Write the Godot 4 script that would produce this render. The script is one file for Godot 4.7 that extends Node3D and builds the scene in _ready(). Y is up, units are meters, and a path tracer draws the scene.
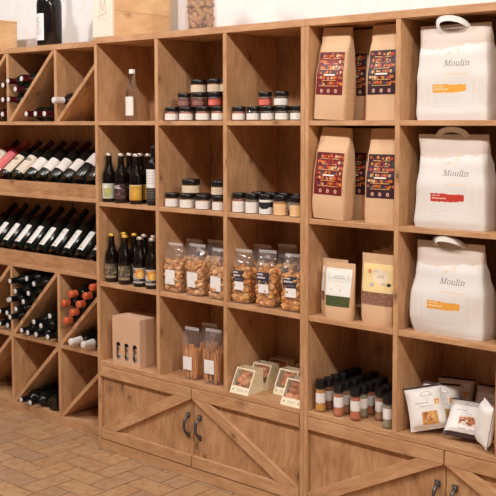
extends Node3D
# A shop wall of wooden shelving: a wine rack and two shelf cabinets stocked with groceries.

var M := {}
var rng := RandomNumberGenerator.new()
var taken := {}
const ORD := ["first", "second", "third", "fourth", "fifth", "sixth", "seventh", "eighth", "ninth", "tenth"]
var noise := FastNoiseLite.new()

# ------------------------------------------------------------------ mesh buffer
class Buf:
	var v := PackedVector3Array()
	var n := PackedVector3Array()
	var t := PackedVector2Array()
	var c := PackedColorArray()
	var tint = null
	func tri(a, b, d, na, nb, nd, ua = Vector2.ZERO, ub = Vector2.ZERO, ud = Vector2.ZERO):
		if (b - a).cross(d - a).length_squared() < 1e-18:
			return
		if (b - a).cross(d - a).dot(na + nb + nd) > 0.0:
			var x = b; b = d; d = x
			x = nb; nb = nd; nd = x
			x = ub; ub = ud; ud = x
		v.append(a); v.append(b); v.append(d)
		n.append(na); n.append(nb); n.append(nd)
		t.append(ua); t.append(ub); t.append(ud)
		if tint != null:
			c.append(tint); c.append(tint); c.append(tint)
	func quad(a, b, d, e, na, nb, nd, ne, ua = Vector2.ZERO, ub = Vector2.ZERO, ud = Vector2.ZERO, ue = Vector2.ZERO):
		tri(a, b, d, na, nb, nd, ua, ub, ud)
		tri(a, d, e, na, nd, ne, ua, ud, ue)
	func flat(a, b, d, e, out):
		quad(a, b, d, e, out, out, out, out, Vector2(0, 1), Vector2(1, 1), Vector2(1, 0), Vector2(0, 0))
	func append(o, xf: Transform3D):
		var nb := xf.basis.inverse().transposed()
		for i in o.v.size():
			v.append(xf * o.v[i])
			n.append((nb * o.n[i]).normalized())
			t.append(o.t[i])
			if tint != null:
				c.append(tint)
	func mesh() -> ArrayMesh:
		var arr := []
		arr.resize(Mesh.ARRAY_MAX)
		arr[Mesh.ARRAY_VERTEX] = v
		arr[Mesh.ARRAY_NORMAL] = n
		arr[Mesh.ARRAY_TEX_UV] = t
		if c.size() == v.size():
			arr[Mesh.ARRAY_COLOR] = c
		var m := ArrayMesh.new()
		m.add_surface_from_arrays(Mesh.PRIMITIVE_TRIANGLES, arr)
		return m

# ------------------------------------------------------------------ nodes
func numbered(called: String) -> String:
	var k: int = taken.get(called, 0)
	taken[called] = k + 1
	return called if k == 0 else "%s_%03d" % [called, k]

func put_in(parent: Node, o: Node, called: String):
	var nm := called
	var k := 0
	while parent.has_node(NodePath(nm)):
		k += 1
		nm = "%s_%03d" % [called, k]
	o.name = nm
	parent.add_child(o, true)

func describe(o: Node, label: String, category: String, group := ""):
	o.set_meta("label", label)
	o.set_meta("category", category)
	if group != "":
		o.set_meta("group", group)

func thing(called: String, label: String, category: String, at := Vector3.ZERO, turn := 0.0, group := "") -> Node3D:
	var o := Node3D.new()
	o.name = numbered(called)
	add_child(o)
	o.position = at
	o.rotation.y = turn
	describe(o, label, category, group)
	return o

func part(called: String, m: Mesh, mat: Material, parent: Node, at := Vector3.ZERO) -> MeshInstance3D:
	var o := MeshInstance3D.new()
	o.mesh = m
	o.material_override = mat
	o.position = at
	put_in(parent, o, called)
	return o

func struct(called: String, m: Mesh, mat: Material, at := Vector3.ZERO) -> MeshInstance3D:
	var o := MeshInstance3D.new()
	o.mesh = m
	o.material_override = mat
	o.position = at
	o.name = called
	add_child(o)
	o.set_meta("kind", "structure")
	return o

func copy_of(o: Node3D, called: String, label: String, at: Vector3, turn := 0.0, group := "") -> Node3D:
	var r: Node3D = o.duplicate()
	r.name = numbered(called)
	add_child(r)
	r.position = at
	r.rotation = Vector3(0, turn, 0)
	r.set_meta("label", label)
	if group != "":
		r.set_meta("group", group)
	elif r.has_meta("group"):
		r.remove_meta("group")
	return r

# ------------------------------------------------------------------ shapes
func box_buf(s: Vector3, bev := 0.0015, uvs := 1.0, grain := -1) -> Buf:
	var b := Buf.new()
	var h := s * 0.5
	bev = minf(bev, minf(h.x, minf(h.y, h.z)) * 0.8)
	if grain < 0:
		grain = 0 if s.x >= s.y and s.x >= s.z else (1 if s.y >= s.z else 2)
	var off := Vector2(rng.randf(), rng.randf())
	var uv := func(p: Vector3, a: int) -> Vector2:
		var o1 := (a + 1) % 3
		var o2 := (a + 2) % 3
		if o2 == grain:
			var x := o1; o1 = o2; o2 = x
		return Vector2(p[o1] * uvs, p[o2] * uvs * 2.0) + off
	var pt := func(sg: Vector3, a: int) -> Vector3:
		var p := Vector3.ZERO
		for k in 3:
			p[k] = sg[k] * (h[k] if k == a else h[k] - bev)
		return p
	var nm := [Vector3.RIGHT, Vector3.UP, Vector3.BACK]
	for a in 3:
		var o1 := (a + 1) % 3
		var o2 := (a + 2) % 3
		for sg in [-1.0, 1.0]:
			var q := []
			for c in [[-1, -1], [1, -1], [1, 1], [-1, 1]]:
				var sv := Vector3.ZERO
				sv[a] = sg; sv[o1] = c[0]; sv[o2] = c[1]
				q.append(pt.call(sv, a))
			var nn: Vector3 = nm[a] * sg
			b.quad(q[0], q[1], q[2], q[3], nn, nn, nn, nn, uv.call(q[0], a), uv.call(q[1], a), uv.call(q[2], a), uv.call(q[3], a))
		if bev > 0.0:
			for s1 in [-1.0, 1.0]:
				for s2 in [-1.0, 1.0]:
					var e := []
					for k in [-1.0, 1.0]:
						var sv := Vector3.ZERO
						sv[a] = k; sv[o1] = s1; sv[o2] = s2
						e.append([pt.call(sv, o1), pt.call(sv, o2)])
					var n1: Vector3 = nm[o1] * s1
					var n2: Vector3 = nm[o2] * s2
					b.quad(e[0][0], e[1][0], e[1][1], e[0][1], n1, n1, n2, n2, uv.call(e[0][0], o1), uv.call(e[1][0], o1), uv.call(e[1][1], o1), uv.call(e[0][1], o1))
	if bev > 0.0:
		for k in 8:
			var sv := Vector3(-1.0 if k & 1 else 1.0, -1.0 if k & 2 else 1.0, -1.0 if k & 4 else 1.0)
			b.tri(pt.call(sv, 0), pt.call(sv, 1), pt.call(sv, 2), nm[0] * sv.x, nm[1] * sv.y, nm[2] * sv.z)
	return b

func board(called: String, lo: Vector3, hi: Vector3, mat: Material, parent: Node, bev := 0.0016, grain := -1) -> MeshInstance3D:
	return part(called, box_buf(hi - lo, bev, 0.9, grain).mesh(), mat, parent, (lo + hi) * 0.5)

func prism(poly: PackedVector2Array, z0: float, z1: float, bev := 0.0015) -> Buf:
	# polygon in x,y extruded along z, front edge chamfered
	var b := Buf.new()
	var idx := Geometry2D.triangulate_polygon(poly)
	var inner := poly
	var off := Geometry2D.offset_polygon(poly, -bev)
	if off.size() == 1 and off[0].size() == poly.size():
		inner = off[0]
		# align the start
		var best := 0
		for k in inner.size():
			if inner[k].distance_to(poly[0]) < inner[best].distance_to(poly[0]):
				best = k
		var r := PackedVector2Array()
		for k in inner.size():
			r.append(inner[(best + k) % inner.size()])
		inner = r
	var shift := Vector2(rng.randf(), rng.randf())
	var ax := Vector2.RIGHT
	var longest := 0.0
	for k in poly.size():
		var d := poly[(k + 1) % poly.size()] - poly[k]
		if d.length() > longest:
			longest = d.length(); ax = d.normalized()
	var uv := func(p: Vector2, z: float) -> Vector2:
		return Vector2(p.dot(ax) * 0.9, (p.dot(ax.orthogonal()) + z) * 1.8) + shift
	for zz in [[z1, 1.0], [z0, -1.0]]:
		var src: PackedVector2Array = inner if zz[1] > 0.0 else poly
		for k in range(0, idx.size(), 3):
			var q := [src[idx[k]], src[idx[k + 1]], src[idx[k + 2]]]
			var nn := Vector3(0, 0, zz[1])
			b.tri(Vector3(q[0].x, q[0].y, zz[0]), Vector3(q[1].x, q[1].y, zz[0]), Vector3(q[2].x, q[2].y, zz[0]), nn, nn, nn, uv.call(q[0], 0), uv.call(q[1], 0), uv.call(q[2], 0))
	var cen := Vector2.ZERO
	for p in poly:
		cen += p / poly.size()
	for k in poly.size():
		var p := poly[k]
		var q := poly[(k + 1) % poly.size()]
		var pi := inner[k]
		var qi := inner[(k + 1) % poly.size()]
		var o := (q - p).orthogonal().normalized()
		if o.dot((p + q) * 0.5 - cen) < 0.0:
			o = -o
		var n1 := Vector3(o.x, o.y, 0)
		var n2 := Vector3(0, 0, 1)
		b.quad(Vector3(p.x, p.y, z0), Vector3(q.x, q.y, z0), Vector3(q.x, q.y, z1 - bev), Vector3(p.x, p.y, z1 - bev), n1, n1, n1, n1, uv.call(p, z0), uv.call(q, z0), uv.call(q, z1), uv.call(p, z1))
		b.quad(Vector3(p.x, p.y, z1 - bev), Vector3(q.x, q.y, z1 - bev), Vector3(qi.x, qi.y, z1), Vector3(pi.x, pi.y, z1), n1, n1, n2, n2, uv.call(p, z1), uv.call(q, z1), uv.call(qi, z1), uv.call(pi, z1))
	return b

func lathe(prof: Array, seg := 24, a0 := 0.0, a1 := TAU) -> Buf:
	# prof: [r, y] from bottom to top (outside); a = 0 faces +z
	var b := Buf.new()
	var m := prof.size()
	var sn := []
	var run := [0.0]
	for i in m - 1:
		var d := Vector2(prof[i + 1][0] - prof[i][0], prof[i + 1][1] - prof[i][1])
		sn.append(Vector2(d.y, -d.x).normalized())
		run.append(run[i] + d.length())
	for i in m - 1:
		var nb: Vector2 = sn[i]
		var nt: Vector2 = sn[i]
		if i > 0 and sn[i - 1].dot(sn[i]) > 0.6:
			nb = (sn[i - 1] + sn[i]).normalized()
		if i < m - 2 and sn[i + 1].dot(sn[i]) > 0.6:
			nt = (sn[i + 1] + sn[i]).normalized()
		for j in seg:
			var p := a0 + (a1 - a0) * j / seg
			var q := a0 + (a1 - a0) * (j + 1) / seg
			var u0 := float(j) / seg
			var u1 := float(j + 1) / seg
			var v0: float = 1.0 - run[i] / run[m - 1]
			var v1: float = 1.0 - run[i + 1] / run[m - 1]
			var sp := sin(p); var cp := cos(p); var sq := sin(q); var cq := cos(q)
			var r0: float = prof[i][0]; var r1: float = prof[i + 1][0]
			var y0: float = prof[i][1]; var y1: float = prof[i + 1][1]
			b.quad(Vector3(r0 * sp, y0, r0 * cp), Vector3(r0 * sq, y0, r0 * cq), Vector3(r1 * sq, y1, r1 * cq), Vector3(r1 * sp, y1, r1 * cp),
				Vector3(nb.x * sp, nb.y, nb.x * cp), Vector3(nb.x * sq, nb.y, nb.x * cq), Vector3(nt.x * sq, nt.y, nt.x * cq), Vector3(nt.x * sp, nt.y, nt.x * cp),
				Vector2(u0, v0), Vector2(u1, v0), Vector2(u1, v1), Vector2(u0, v1))
	return b

func wrap_label(r: float, y0: float, y1: float, arc: float, centre := 0.0) -> ArrayMesh:
	# a paper label wrapped on a round body, with a little thickness
	var b := lathe([[r - 0.0004, y0], [r + 0.0006, y0], [r + 0.0006, y1], [r - 0.0004, y1]], maxi(6, int(arc * 8.0)), centre - arc * 0.5, centre + arc * 0.5)
	var w := (y1 - y0)
	for i in b.t.size():
		b.t[i].y = 1.0 - clampf((b.v[i].y - y0) / w, 0.0, 1.0)
	return b.mesh()

func tube(path: Array, rad: float, seg := 8, squash := 1.0) -> Buf:
	var b := Buf.new()
	var rings := []
	for i in path.size():
		var p: Vector3 = path[i]
		var d: Vector3 = (path[mini(i + 1, path.size() - 1)] - path[maxi(i - 1, 0)]).normalized()
		var s := d.cross(Vector3.RIGHT)
		if s.length() < 0.1:
			s = d.cross(Vector3.UP)
		s = s.normalized()
		var r := s.cross(d).normalized()
		var ring := []
		for j in seg:
			var a := TAU * j / seg
			var o := s * cos(a) + r * sin(a) * squash
			ring.append([p + o * rad, o.normalized()])
		rings.append(ring)
	for i in rings.size() - 1:
		for j in seg:
			var k := (j + 1) % seg
			var A = rings[i][j]; var B = rings[i][k]; var C = rings[i + 1][k]; var D = rings[i + 1][j]
			b.quad(A[0], B[0], C[0], D[0], A[1], B[1], C[1], D[1])
	for e in [0, rings.size() - 1]:
		var d: Vector3 = (path[1] - path[0]) * -1.0 if e == 0 else path[-1] - path[-2]
		d = d.normalized()
		for j in range(1, seg - 1):
			b.tri(rings[e][0][0], rings[e][j][0], rings[e][j + 1][0], d, d, d)
	return b

func ball(rx: float, ry: float, rz: float, seg := 8, rows := 5) -> Buf:
	var b := Buf.new()
	for i in rows:
		for j in seg:
			var q := []
			for c in [[i, j], [i, j + 1], [i + 1, j + 1], [i + 1, j]]:
				var f: float = PI * c[0] / rows
				var a: float = TAU * c[1] / seg
				q.append(Vector3(sin(f) * sin(a), cos(f), sin(f) * cos(a)))
			var w := func(d: Vector3) -> Vector3: return Vector3(d.x * rx, d.y * ry, d.z * rz)
			var m := func(d: Vector3) -> Vector3: return Vector3(d.x / rx, d.y / ry, d.z / rz).normalized()
			b.quad(w.call(q[0]), w.call(q[1]), w.call(q[2]), w.call(q[3]), m.call(q[0]), m.call(q[1]), m.call(q[2]), m.call(q[3]))
	return b

# ---- soft bags: keys [t, half width, half depth, z centre, squareness]
func bag_at(K: Array, t: float) -> Array:
	var i := 0
	while i < K.size() - 2 and t > K[i + 1][0]:
		i += 1
	var f: float = clampf((t - K[i][0]) / (K[i + 1][0] - K[i][0]), 0.0, 1.0)
	f = f * f * (3.0 - 2.0 * f)
	var o := []
	for k in range(1, 5):
		o.append(lerpf(K[i][k], K[i + 1][k], f))
	return o

func bag_point(B: Dictionary, cs: float, sn: float, t: float) -> Vector3:
	var k := bag_at(B.keys, t)
	var e: float = 2.0 / k[3]
	var x: float = k[0] * signf(cs) * pow(absf(cs), e)
	var z: float = k[1] * signf(sn) * pow(absf(sn), e) + k[2]
	var p := Vector3(x, t * B.h, z)
	var q: Vector3 = p * B.get("freq", 1.0) + Vector3(B.get("seed", 0.0), 0, 0)
	var fade := minf(1.0, t * 6.0) * clampf((1.0 - t) * 5.0 + 0.25, 0.0, 1.0)
	if B.has("crisp"):
		fade = minf(1.0, t * 6.0) * lerpf(0.35, 1.0, smoothstep(0.5, 0.75, t)) * clampf((1.0 - t) * 9.0 + 0.12, 0.0, 1.0)
	var d: float = noise.get_noise_3dv(q * 100.0) * B.get("amp", 0.0) * fade
	return p + Vector3(cs, 0, sn) * d

func bag_buf(B: Dictionary, seg := 48, rows := 26, t0 := 0.0, t1 := 1.0) -> Buf:
	var b := Buf.new()
	var amax := 0.0
	for k in B.keys:
		amax = maxf(amax, k[1])
	var P := []
	for i in rows + 1:
		var row := []
		for j in seg:
			var a := TAU * (j + 0.5) / seg
			row.append(bag_point(B, cos(a), sin(a), lerpf(t0, t1, float(i) / rows)))
		P.append(row)
	var N := []
	for i in rows + 1:
		var row := []
		for j in seg:
			var dx: Vector3 = P[i][(j + 1) % seg] - P[i][(j + seg - 1) % seg]
			var dy: Vector3 = P[mini(i + 1, rows)][j] - P[maxi(i - 1, 0)][j]
			var nn := dx.cross(dy).normalized()
			var a := TAU * (j + 0.5) / seg
			if nn.dot(Vector3(cos(a), 0, sin(a))) < 0.0:
				nn = -nn
			row.append(nn)
		N.append(row)
	for i in rows:
		for j in seg:
			var k := (j + 1) % seg
			var uv := []
			for c in [P[i][j], P[i][k], P[i + 1][k], P[i + 1][j]]:
				uv.append(Vector2(0.5 + 0.5 * c.x / amax, 1.0 - c.y / B.h))
			b.quad(P[i][j], P[i][k], P[i + 1][k], P[i + 1][j], N[i][j], N[i][k], N[i + 1][k], N[i + 1][j], uv[0], uv[1], uv[2], uv[3])
	var cen := Vector3.ZERO
	for j in seg:
		cen += P[0][j] / seg
	for j in seg:
		b.tri(cen, P[0][j], P[0][(j + 1) % seg], Vector3.DOWN, Vector3.DOWN, Vector3.DOWN)
	return b

func bag_patch(B: Dictionary, u0: float, u1: float, v0: float, v1: float, off := 0.0012, nu := 10, nv := 10) -> ArrayMesh:
	# a piece of the bag's front, raised a little: a glued label or a window
	var b := Buf.new()
	var P := []
	for i in nv + 1:
		var row := []
		for j in nu + 1:
			var u := lerpf(u0, u1, float(j) / nu)
			var t := lerpf(v0, v1, float(i) / nv)
			var k := bag_at(B.keys, t)
			var cs: float = signf(u) * pow(absf(u), k[3] * 0.5)
			row.append(bag_point(B, cs, sqrt(maxf(0.0, 1.0 - cs * cs)), t) + Vector3(0, 0, off))
		P.append(row)
	for i in nv:
		for j in nu:
			var q := [P[i][j], P[i][j + 1], P[i + 1][j + 1], P[i + 1][j]]
			var nn: Vector3 = (q[1] - q[0]).cross(q[3] - q[0]).normalized()
			if nn.z < 0.0:
				nn = -nn
			var U := func(jj: int, ii: int) -> Vector2: return Vector2(float(jj) / nu, 1.0 - float(ii) / nv)
			b.quad(q[0], q[1], q[2], q[3], nn, nn, nn, nn, U.call(j, i), U.call(j + 1, i), U.call(j + 1, i + 1), U.call(j, i + 1))
	return b.mesh()

func pillow_buf(w: float, h: float, d: float, sd := 0.0) -> Buf:
	# a filled pillow pack, front towards +z, base at y = 0, flat seams at both ends
	var b := Buf.new()
	var nu := 16
	var nv := 20
	for side in [1.0, -1.0]:
		var P := []
		for i in nv + 1:
			var row := []
			for j in nu + 1:
				var u := 2.0 * j / nu - 1.0
				var v := 2.0 * i / nv - 1.0
				var body := clampf((1.0 - absf(v)) / 0.12 - 0.6, 0.0, 1.0)
				var z := d * pow(maxf(0.0, 1.0 - pow(absf(u), 3.0)), 0.6) * pow(maxf(0.0, 1.0 - pow(absf(v), 4.0)), 0.55) * minf(1.0, 0.06 + body)
				var wr := noise.get_noise_3d(u * 70.0 + sd, v * 90.0, side * 30.0) * 0.0045 * (1.0 - absf(u) * 0.7)
				var nar := 1.0 - 0.06 * (1.0 - v * v)
				row.append(Vector3(u * w * 0.5 * nar, (v + 1.0) * 0.5 * h, side * (z + 0.0008 + maxf(wr, -z * 0.8))))
			P.append(row)
		for i in nv:
			for j in nu:
				var q := [P[i][j], P[i][j + 1], P[i + 1][j + 1], P[i + 1][j]]
				var N := []
				for c in [[i, j], [i, j + 1], [i + 1, j + 1], [i + 1, j]]:
					var dx: Vector3 = P[c[0]][mini(c[1] + 1, nu)] - P[c[0]][maxi(c[1] - 1, 0)]
					var dy: Vector3 = P[mini(c[0] + 1, nv)][c[1]] - P[maxi(c[0] - 1, 0)][c[1]]
					var nn := dx.cross(dy).normalized()
					N.append(nn if nn.z * side > 0.0 else -nn)
				var U := func(jj: int, ii: int) -> Vector2: return Vector2(float(jj) / nu, 1.0 - float(ii) / nv)
				b.quad(q[0], q[1], q[2], q[3], N[0], N[1], N[2], N[3], U.call(j, i), U.call(j + 1, i), U.call(j + 1, i + 1), U.call(j, i + 1))
	return b

# ------------------------------------------------------------------ textures
func srgb(r: int, g: int, b: int, a := 255) -> Color:
	return Color8(r, g, b, a)

func img_of(w: int, h: int, c: Color) -> Image:
	var im := Image.create(w, h, false, Image.FORMAT_RGB8)
	im.fill(c)
	return im

func tex(im: Image) -> ImageTexture:
	im.generate_mipmaps()
	return ImageTexture.create_from_image(im)

func blot(im: Image, cx: float, cy: float, rx: float, ry: float, c: Color, a := 1.0):
	for y in range(maxi(0, int(cy - ry)), mini(im.get_height(), int(cy + ry) + 1)):
		for x in range(maxi(0, int(cx - rx)), mini(im.get_width(), int(cx + rx) + 1)):
			var d := Vector2((x - cx) / rx, (y - cy) / ry).length()
			if d < 1.0:
				im.set_pixel(x, y, im.get_pixel(x, y).lerp(c, a * clampf((1.0 - d) * 6.0, 0.0, 1.0)))

func stroke(im: Image, p: Vector2, q: Vector2, w: float, c: Color, a := 1.0):
	var n := int(p.distance_to(q) * 1.5) + 2
	for k in n:
		var m := p.lerp(q, float(k) / (n - 1))
		blot(im, m.x, m.y, w, w, c, a)

func grainy(im: Image, amount: float, scale := 1.0):
	for y in im.get_height():
		for x in im.get_width():
			var f := 1.0 + amount * noise.get_noise_2d(x * 9.0 * scale, y * 9.0 * scale) + amount * 0.5 * (rng.randf() - 0.5)
			var c := im.get_pixel(x, y)
			im.set_pixel(x, y, Color(minf(1, c.r * f), minf(1, c.g * f), minf(1, c.b * f)))

func text_lines(im: Image, x0: int, x1: int, y0: int, y1: int, step: int, th: int, c: Color, centred := false):
	var y := y0
	while y < y1:
		var cut := int((x1 - x0) * rng.randf_range(0.0, 0.35))
		var a := x0 + (cut / 2 if centred else 0)
		var e := x1 - (cut / 2 if centred else cut)
		var x := a
		while x < e:
			var wd := rng.randi_range(3, 9)
			im.fill_rect(Rect2i(x, y, mini(wd, e - x), th), c)
			x += wd + 2
		y += step

func write(im: Image, s: String, fonts: Array, cx: float, cy: float, height: float, c: Color, shear := 0.0, bold := false):
	var tm := TextMesh.new()
	var f := SystemFont.new()
	f.font_names = PackedStringArray(fonts)
	if bold:
		f.font_weight = 700
	tm.font = f
	tm.text = s
	tm.font_size = 64
	tm.pixel_size = 0.01
	tm.depth = 0.0
	var arr := tm.get_mesh_arrays()
	if arr.is_empty() or arr[Mesh.ARRAY_VERTEX] == null:
		return
	var v: PackedVector3Array = arr[Mesh.ARRAY_VERTEX]
	var ix = arr[Mesh.ARRAY_INDEX]
	var lo := Vector2(1e9, 1e9)
	var hi := -lo
	for p in v:
		lo = lo.min(Vector2(p.x, p.y)); hi = hi.max(Vector2(p.x, p.y))
	if hi.y <= lo.y:
		return
	var k := height / (hi.y - lo.y)
	var mid := (lo + hi) * 0.5
	var n: int = ix.size() if ix != null and ix.size() > 0 else v.size()
	for i in range(0, n, 3):
		var q := []
		for j in 3:
			var p: Vector3 = v[ix[i + j]] if ix != null and ix.size() > 0 else v[i + j]
			var y := (p.y - mid.y) * k
			q.append(Vector2(cx + (p.x - mid.x) * k + y * shear, cy - y))
		var mn: Vector2 = q[0].min(q[1]).min(q[2]).floor()
		var mx: Vector2 = q[0].max(q[1]).max(q[2]).ceil()
		for y in range(maxi(0, int(mn.y)), mini(im.get_height(), int(mx.y) + 1)):
			for x in range(maxi(0, int(mn.x)), mini(im.get_width(), int(mx.x) + 1)):
				if Geometry2D.point_is_inside_triangle(Vector2(x + 0.5, y + 0.5), q[0], q[1], q[2]):
					im.set_pixel(x, y, c)

func wood_image(sd: int, light: Color, dark: Color, knots: int) -> Image:
	var w := 1024
	var h := 512
	var im := Image.create(w, h, false, Image.FORMAT_RGB8)
	var r := RandomNumberGenerator.new()
	r.seed = sd
	var a := FastNoiseLite.new()
	a.seed = sd
	a.frequency = 1.0
	a.fractal_octaves = 3
	var K := []
	for i in knots:
		K.append([r.randf() * w, r.randf() * h, r.randf_range(5, 9), r.randf_range(0.35, 0.6)])
	for y in h:
		for x in w:
			var u := float(x) / w
			var v := float(y) / h
			# wrap by blending the two ends
			var bend := a.get_noise_2d(sin(u * TAU) * 0.7 + 3.0, v * 2.0) * 0.06
			var g := a.get_noise_3d(sin(u * TAU) * 1.6, cos(u * TAU) * 1.6, (v + bend) * 26.0)
			var fine := a.get_noise_3d(sin(u * TAU) * 7.0, cos(u * TAU) * 7.0 + 40.0, v * 140.0)
			var broad := a.get_noise_3d(sin(u * TAU) * 0.9, cos(u * TAU) * 0.9 + 9.0, v * 5.0)
			var f := 0.45 + g * 0.45 + fine * 0.22 + broad * 0.55
			var kn := 0.0
			for k in K:
				var dx: float = absf(x - k[0]); dx = minf(dx, w - dx)
				var dy: float = absf(y - k[1]); dy = minf(dy, h - dy)
				if dx < 60 and dy < 40:
					var d: float = Vector2(dx / 1.6, dy).length() / k[2]
					kn = maxf(kn, clampf(1.6 - d, 0.0, 1.0) * k[3] + 0.18 * clampf(1.0 - absf(d - 2.0), 0.0, 1.0))
			var c := light.lerp(dark, clampf(f, 0.0, 1.0))
			im.set_pixel(x, y, c.lerp(Color(dark.r * 0.45, dark.g * 0.38, dark.b * 0.35), kn))
	return im

# ------------------------------------------------------------------ materials
func mat(c: Color, rough := 0.6, metal := 0.0, t: Texture2D = null) -> StandardMaterial3D:
	var m := StandardMaterial3D.new()
	m.albedo_color = c
	m.roughness = rough
	m.metallic = metal
	if t:
		m.albedo_texture = t
	return m

func clear_mat(c: Color, alpha: float, rough := 0.05) -> StandardMaterial3D:
	var m := mat(Color(c.r, c.g, c.b, alpha), rough)
	m.transparency = BaseMaterial3D.TRANSPARENCY_ALPHA
	return m

func make_materials():
	noise.seed = 11
	noise.frequency = 0.02
	noise.fractal_octaves = 3
	var light := srgb(203, 159, 116)
	var dark := srgb(162, 117, 79)
	var wa := tex(wood_image(5, light, dark, 7))
	var wb := tex(wood_image(17, srgb(209, 165, 123), srgb(176, 130, 90), 5))
	M.wood = mat(Color.WHITE, 0.55, 0, wa)
	M.wood_b = mat(Color.WHITE, 0.55, 0, wb)
	M.pine = mat(Color.WHITE, 0.6, 0, tex(wood_image(41, srgb(230, 192, 146), srgb(214, 170, 120), 2)))
	M.paleply = mat(srgb(236, 220, 200), 0.7)
	M.iron = mat(srgb(104, 100, 100), 0.38, 0.8)
	var pl := img_of(256, 256, srgb(232, 232, 231))
	grainy(pl, 0.02, 0.3)
	M.plaster = mat(Color.WHITE, 0.9, 0, tex(pl))
	M.plaster.uv1_triplanar = true
	M.plaster.uv1_world_triplanar = true
	M.far_wall = mat(srgb(92, 80, 70), 0.85)
	M.ceiling = mat(srgb(112, 104, 98), 0.9)
	M.grout = mat(srgb(122, 92, 68), 0.9)
	M.tiles = []
	for k in 5:
		var c: Color = [srgb(186, 151, 115), srgb(180, 146, 114), srgb(190, 152, 112), srgb(173, 141, 111), srgb(184, 147, 109)][k]
		var im := img_of(256, 256, c)
		var e := srgb(168, 120, 80)
		for y in 256:
			for x in 256:
				var g := noise.get_noise_2d(x * 1.3 + k * 500, y * 0.8) * 1.0 + noise.get_noise_2d(x * 6.0, y * 3.0 + k * 300) * 0.2
				im.set_pixel(x, y, c.lerp(e, clampf(0.18 + g, 0.0, 0.8)).darkened(clampf(noise.get_noise_2d(x * 14.0, y * 7.0) * 0.14, 0, 0.2)))
		M.tiles.append(mat(Color.WHITE, 0.55, 0, tex(im)))
	# glass and bottles
	M.dark_glass = mat(srgb(14, 20, 16), 0.1)
	M.beer_glass = mat(srgb(20, 14, 11), 0.06)
	M.black_glass = mat(srgb(22, 20, 20), 0.1)
	M.rose_glass = mat(srgb(150, 48, 56), 0.12)
	M.clear_glass = clear_mat(srgb(225, 232, 226), 0.07)
	M.solid_glass = clear_mat(srgb(240, 244, 240), 0.02, 0.02)
	M.solid_glass.refraction_enabled = true
	M.solid_glass.refraction_scale = 0.033
	M.film = clear_mat(srgb(245, 245, 245), 0.045, 0.12)
	M.film_seal = clear_mat(srgb(245, 245, 245), 0.3, 0.3)
	M.window_film = clear_mat(srgb(245, 245, 245), 0.06, 0.08)
	M.cap_black = mat(srgb(18, 18, 20), 0.35)
	M.lid = mat(srgb(30, 27, 26), 0.3, 0.2)
	M.foil_red = mat(srgb(78, 18, 24), 0.35, 0.2)
	M.foil_wine = mat(srgb(70, 34, 30), 0.4, 0.2)
	M.foil_black = mat(srgb(20, 21, 23), 0.35, 0.2)
	M.foil_orange = mat(srgb(206, 100, 62), 0.3, 0.1)
	M.foil_white = mat(srgb(226, 222, 216), 0.4)
	M.foil_silver = mat(srgb(222, 222, 222), 0.35, 0.1)
	M.foil_pink = mat(srgb(206, 96, 100), 0.4)
	M.cap_gold = mat(srgb(214, 168, 70), 0.35, 0.5)
	M.cap_silver = mat(srgb(190, 176, 160), 0.35, 0.5)
	M.cap_white = mat(srgb(232, 228, 220), 0.5)
	M.white_paper = mat(srgb(238, 236, 232), 0.7)
	M.kraft = mat(Color.WHITE, 0.75)
	var kr := img_of(256, 256, srgb(216, 178, 140))
	grainy(kr, 0.07)
	M.kraft.albedo_texture = tex(kr)
	var kr2 := img_of(256, 256, srgb(212, 174, 142))
	grainy(kr2, 0.06)
	M.cardboard = mat(Color.WHITE, 0.8, 0, tex(kr2))
	M.cream_card = mat(srgb(240, 226, 192), 0.6)
	M.cork = mat(srgb(190, 140, 98), 0.85)
	M.cork_b = mat(srgb(164, 112, 76), 0.85)
	M.speckle = mat(Color.WHITE, 0.55)
	M.speckle.vertex_color_use_as_albedo = true
	make_prints()

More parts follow.
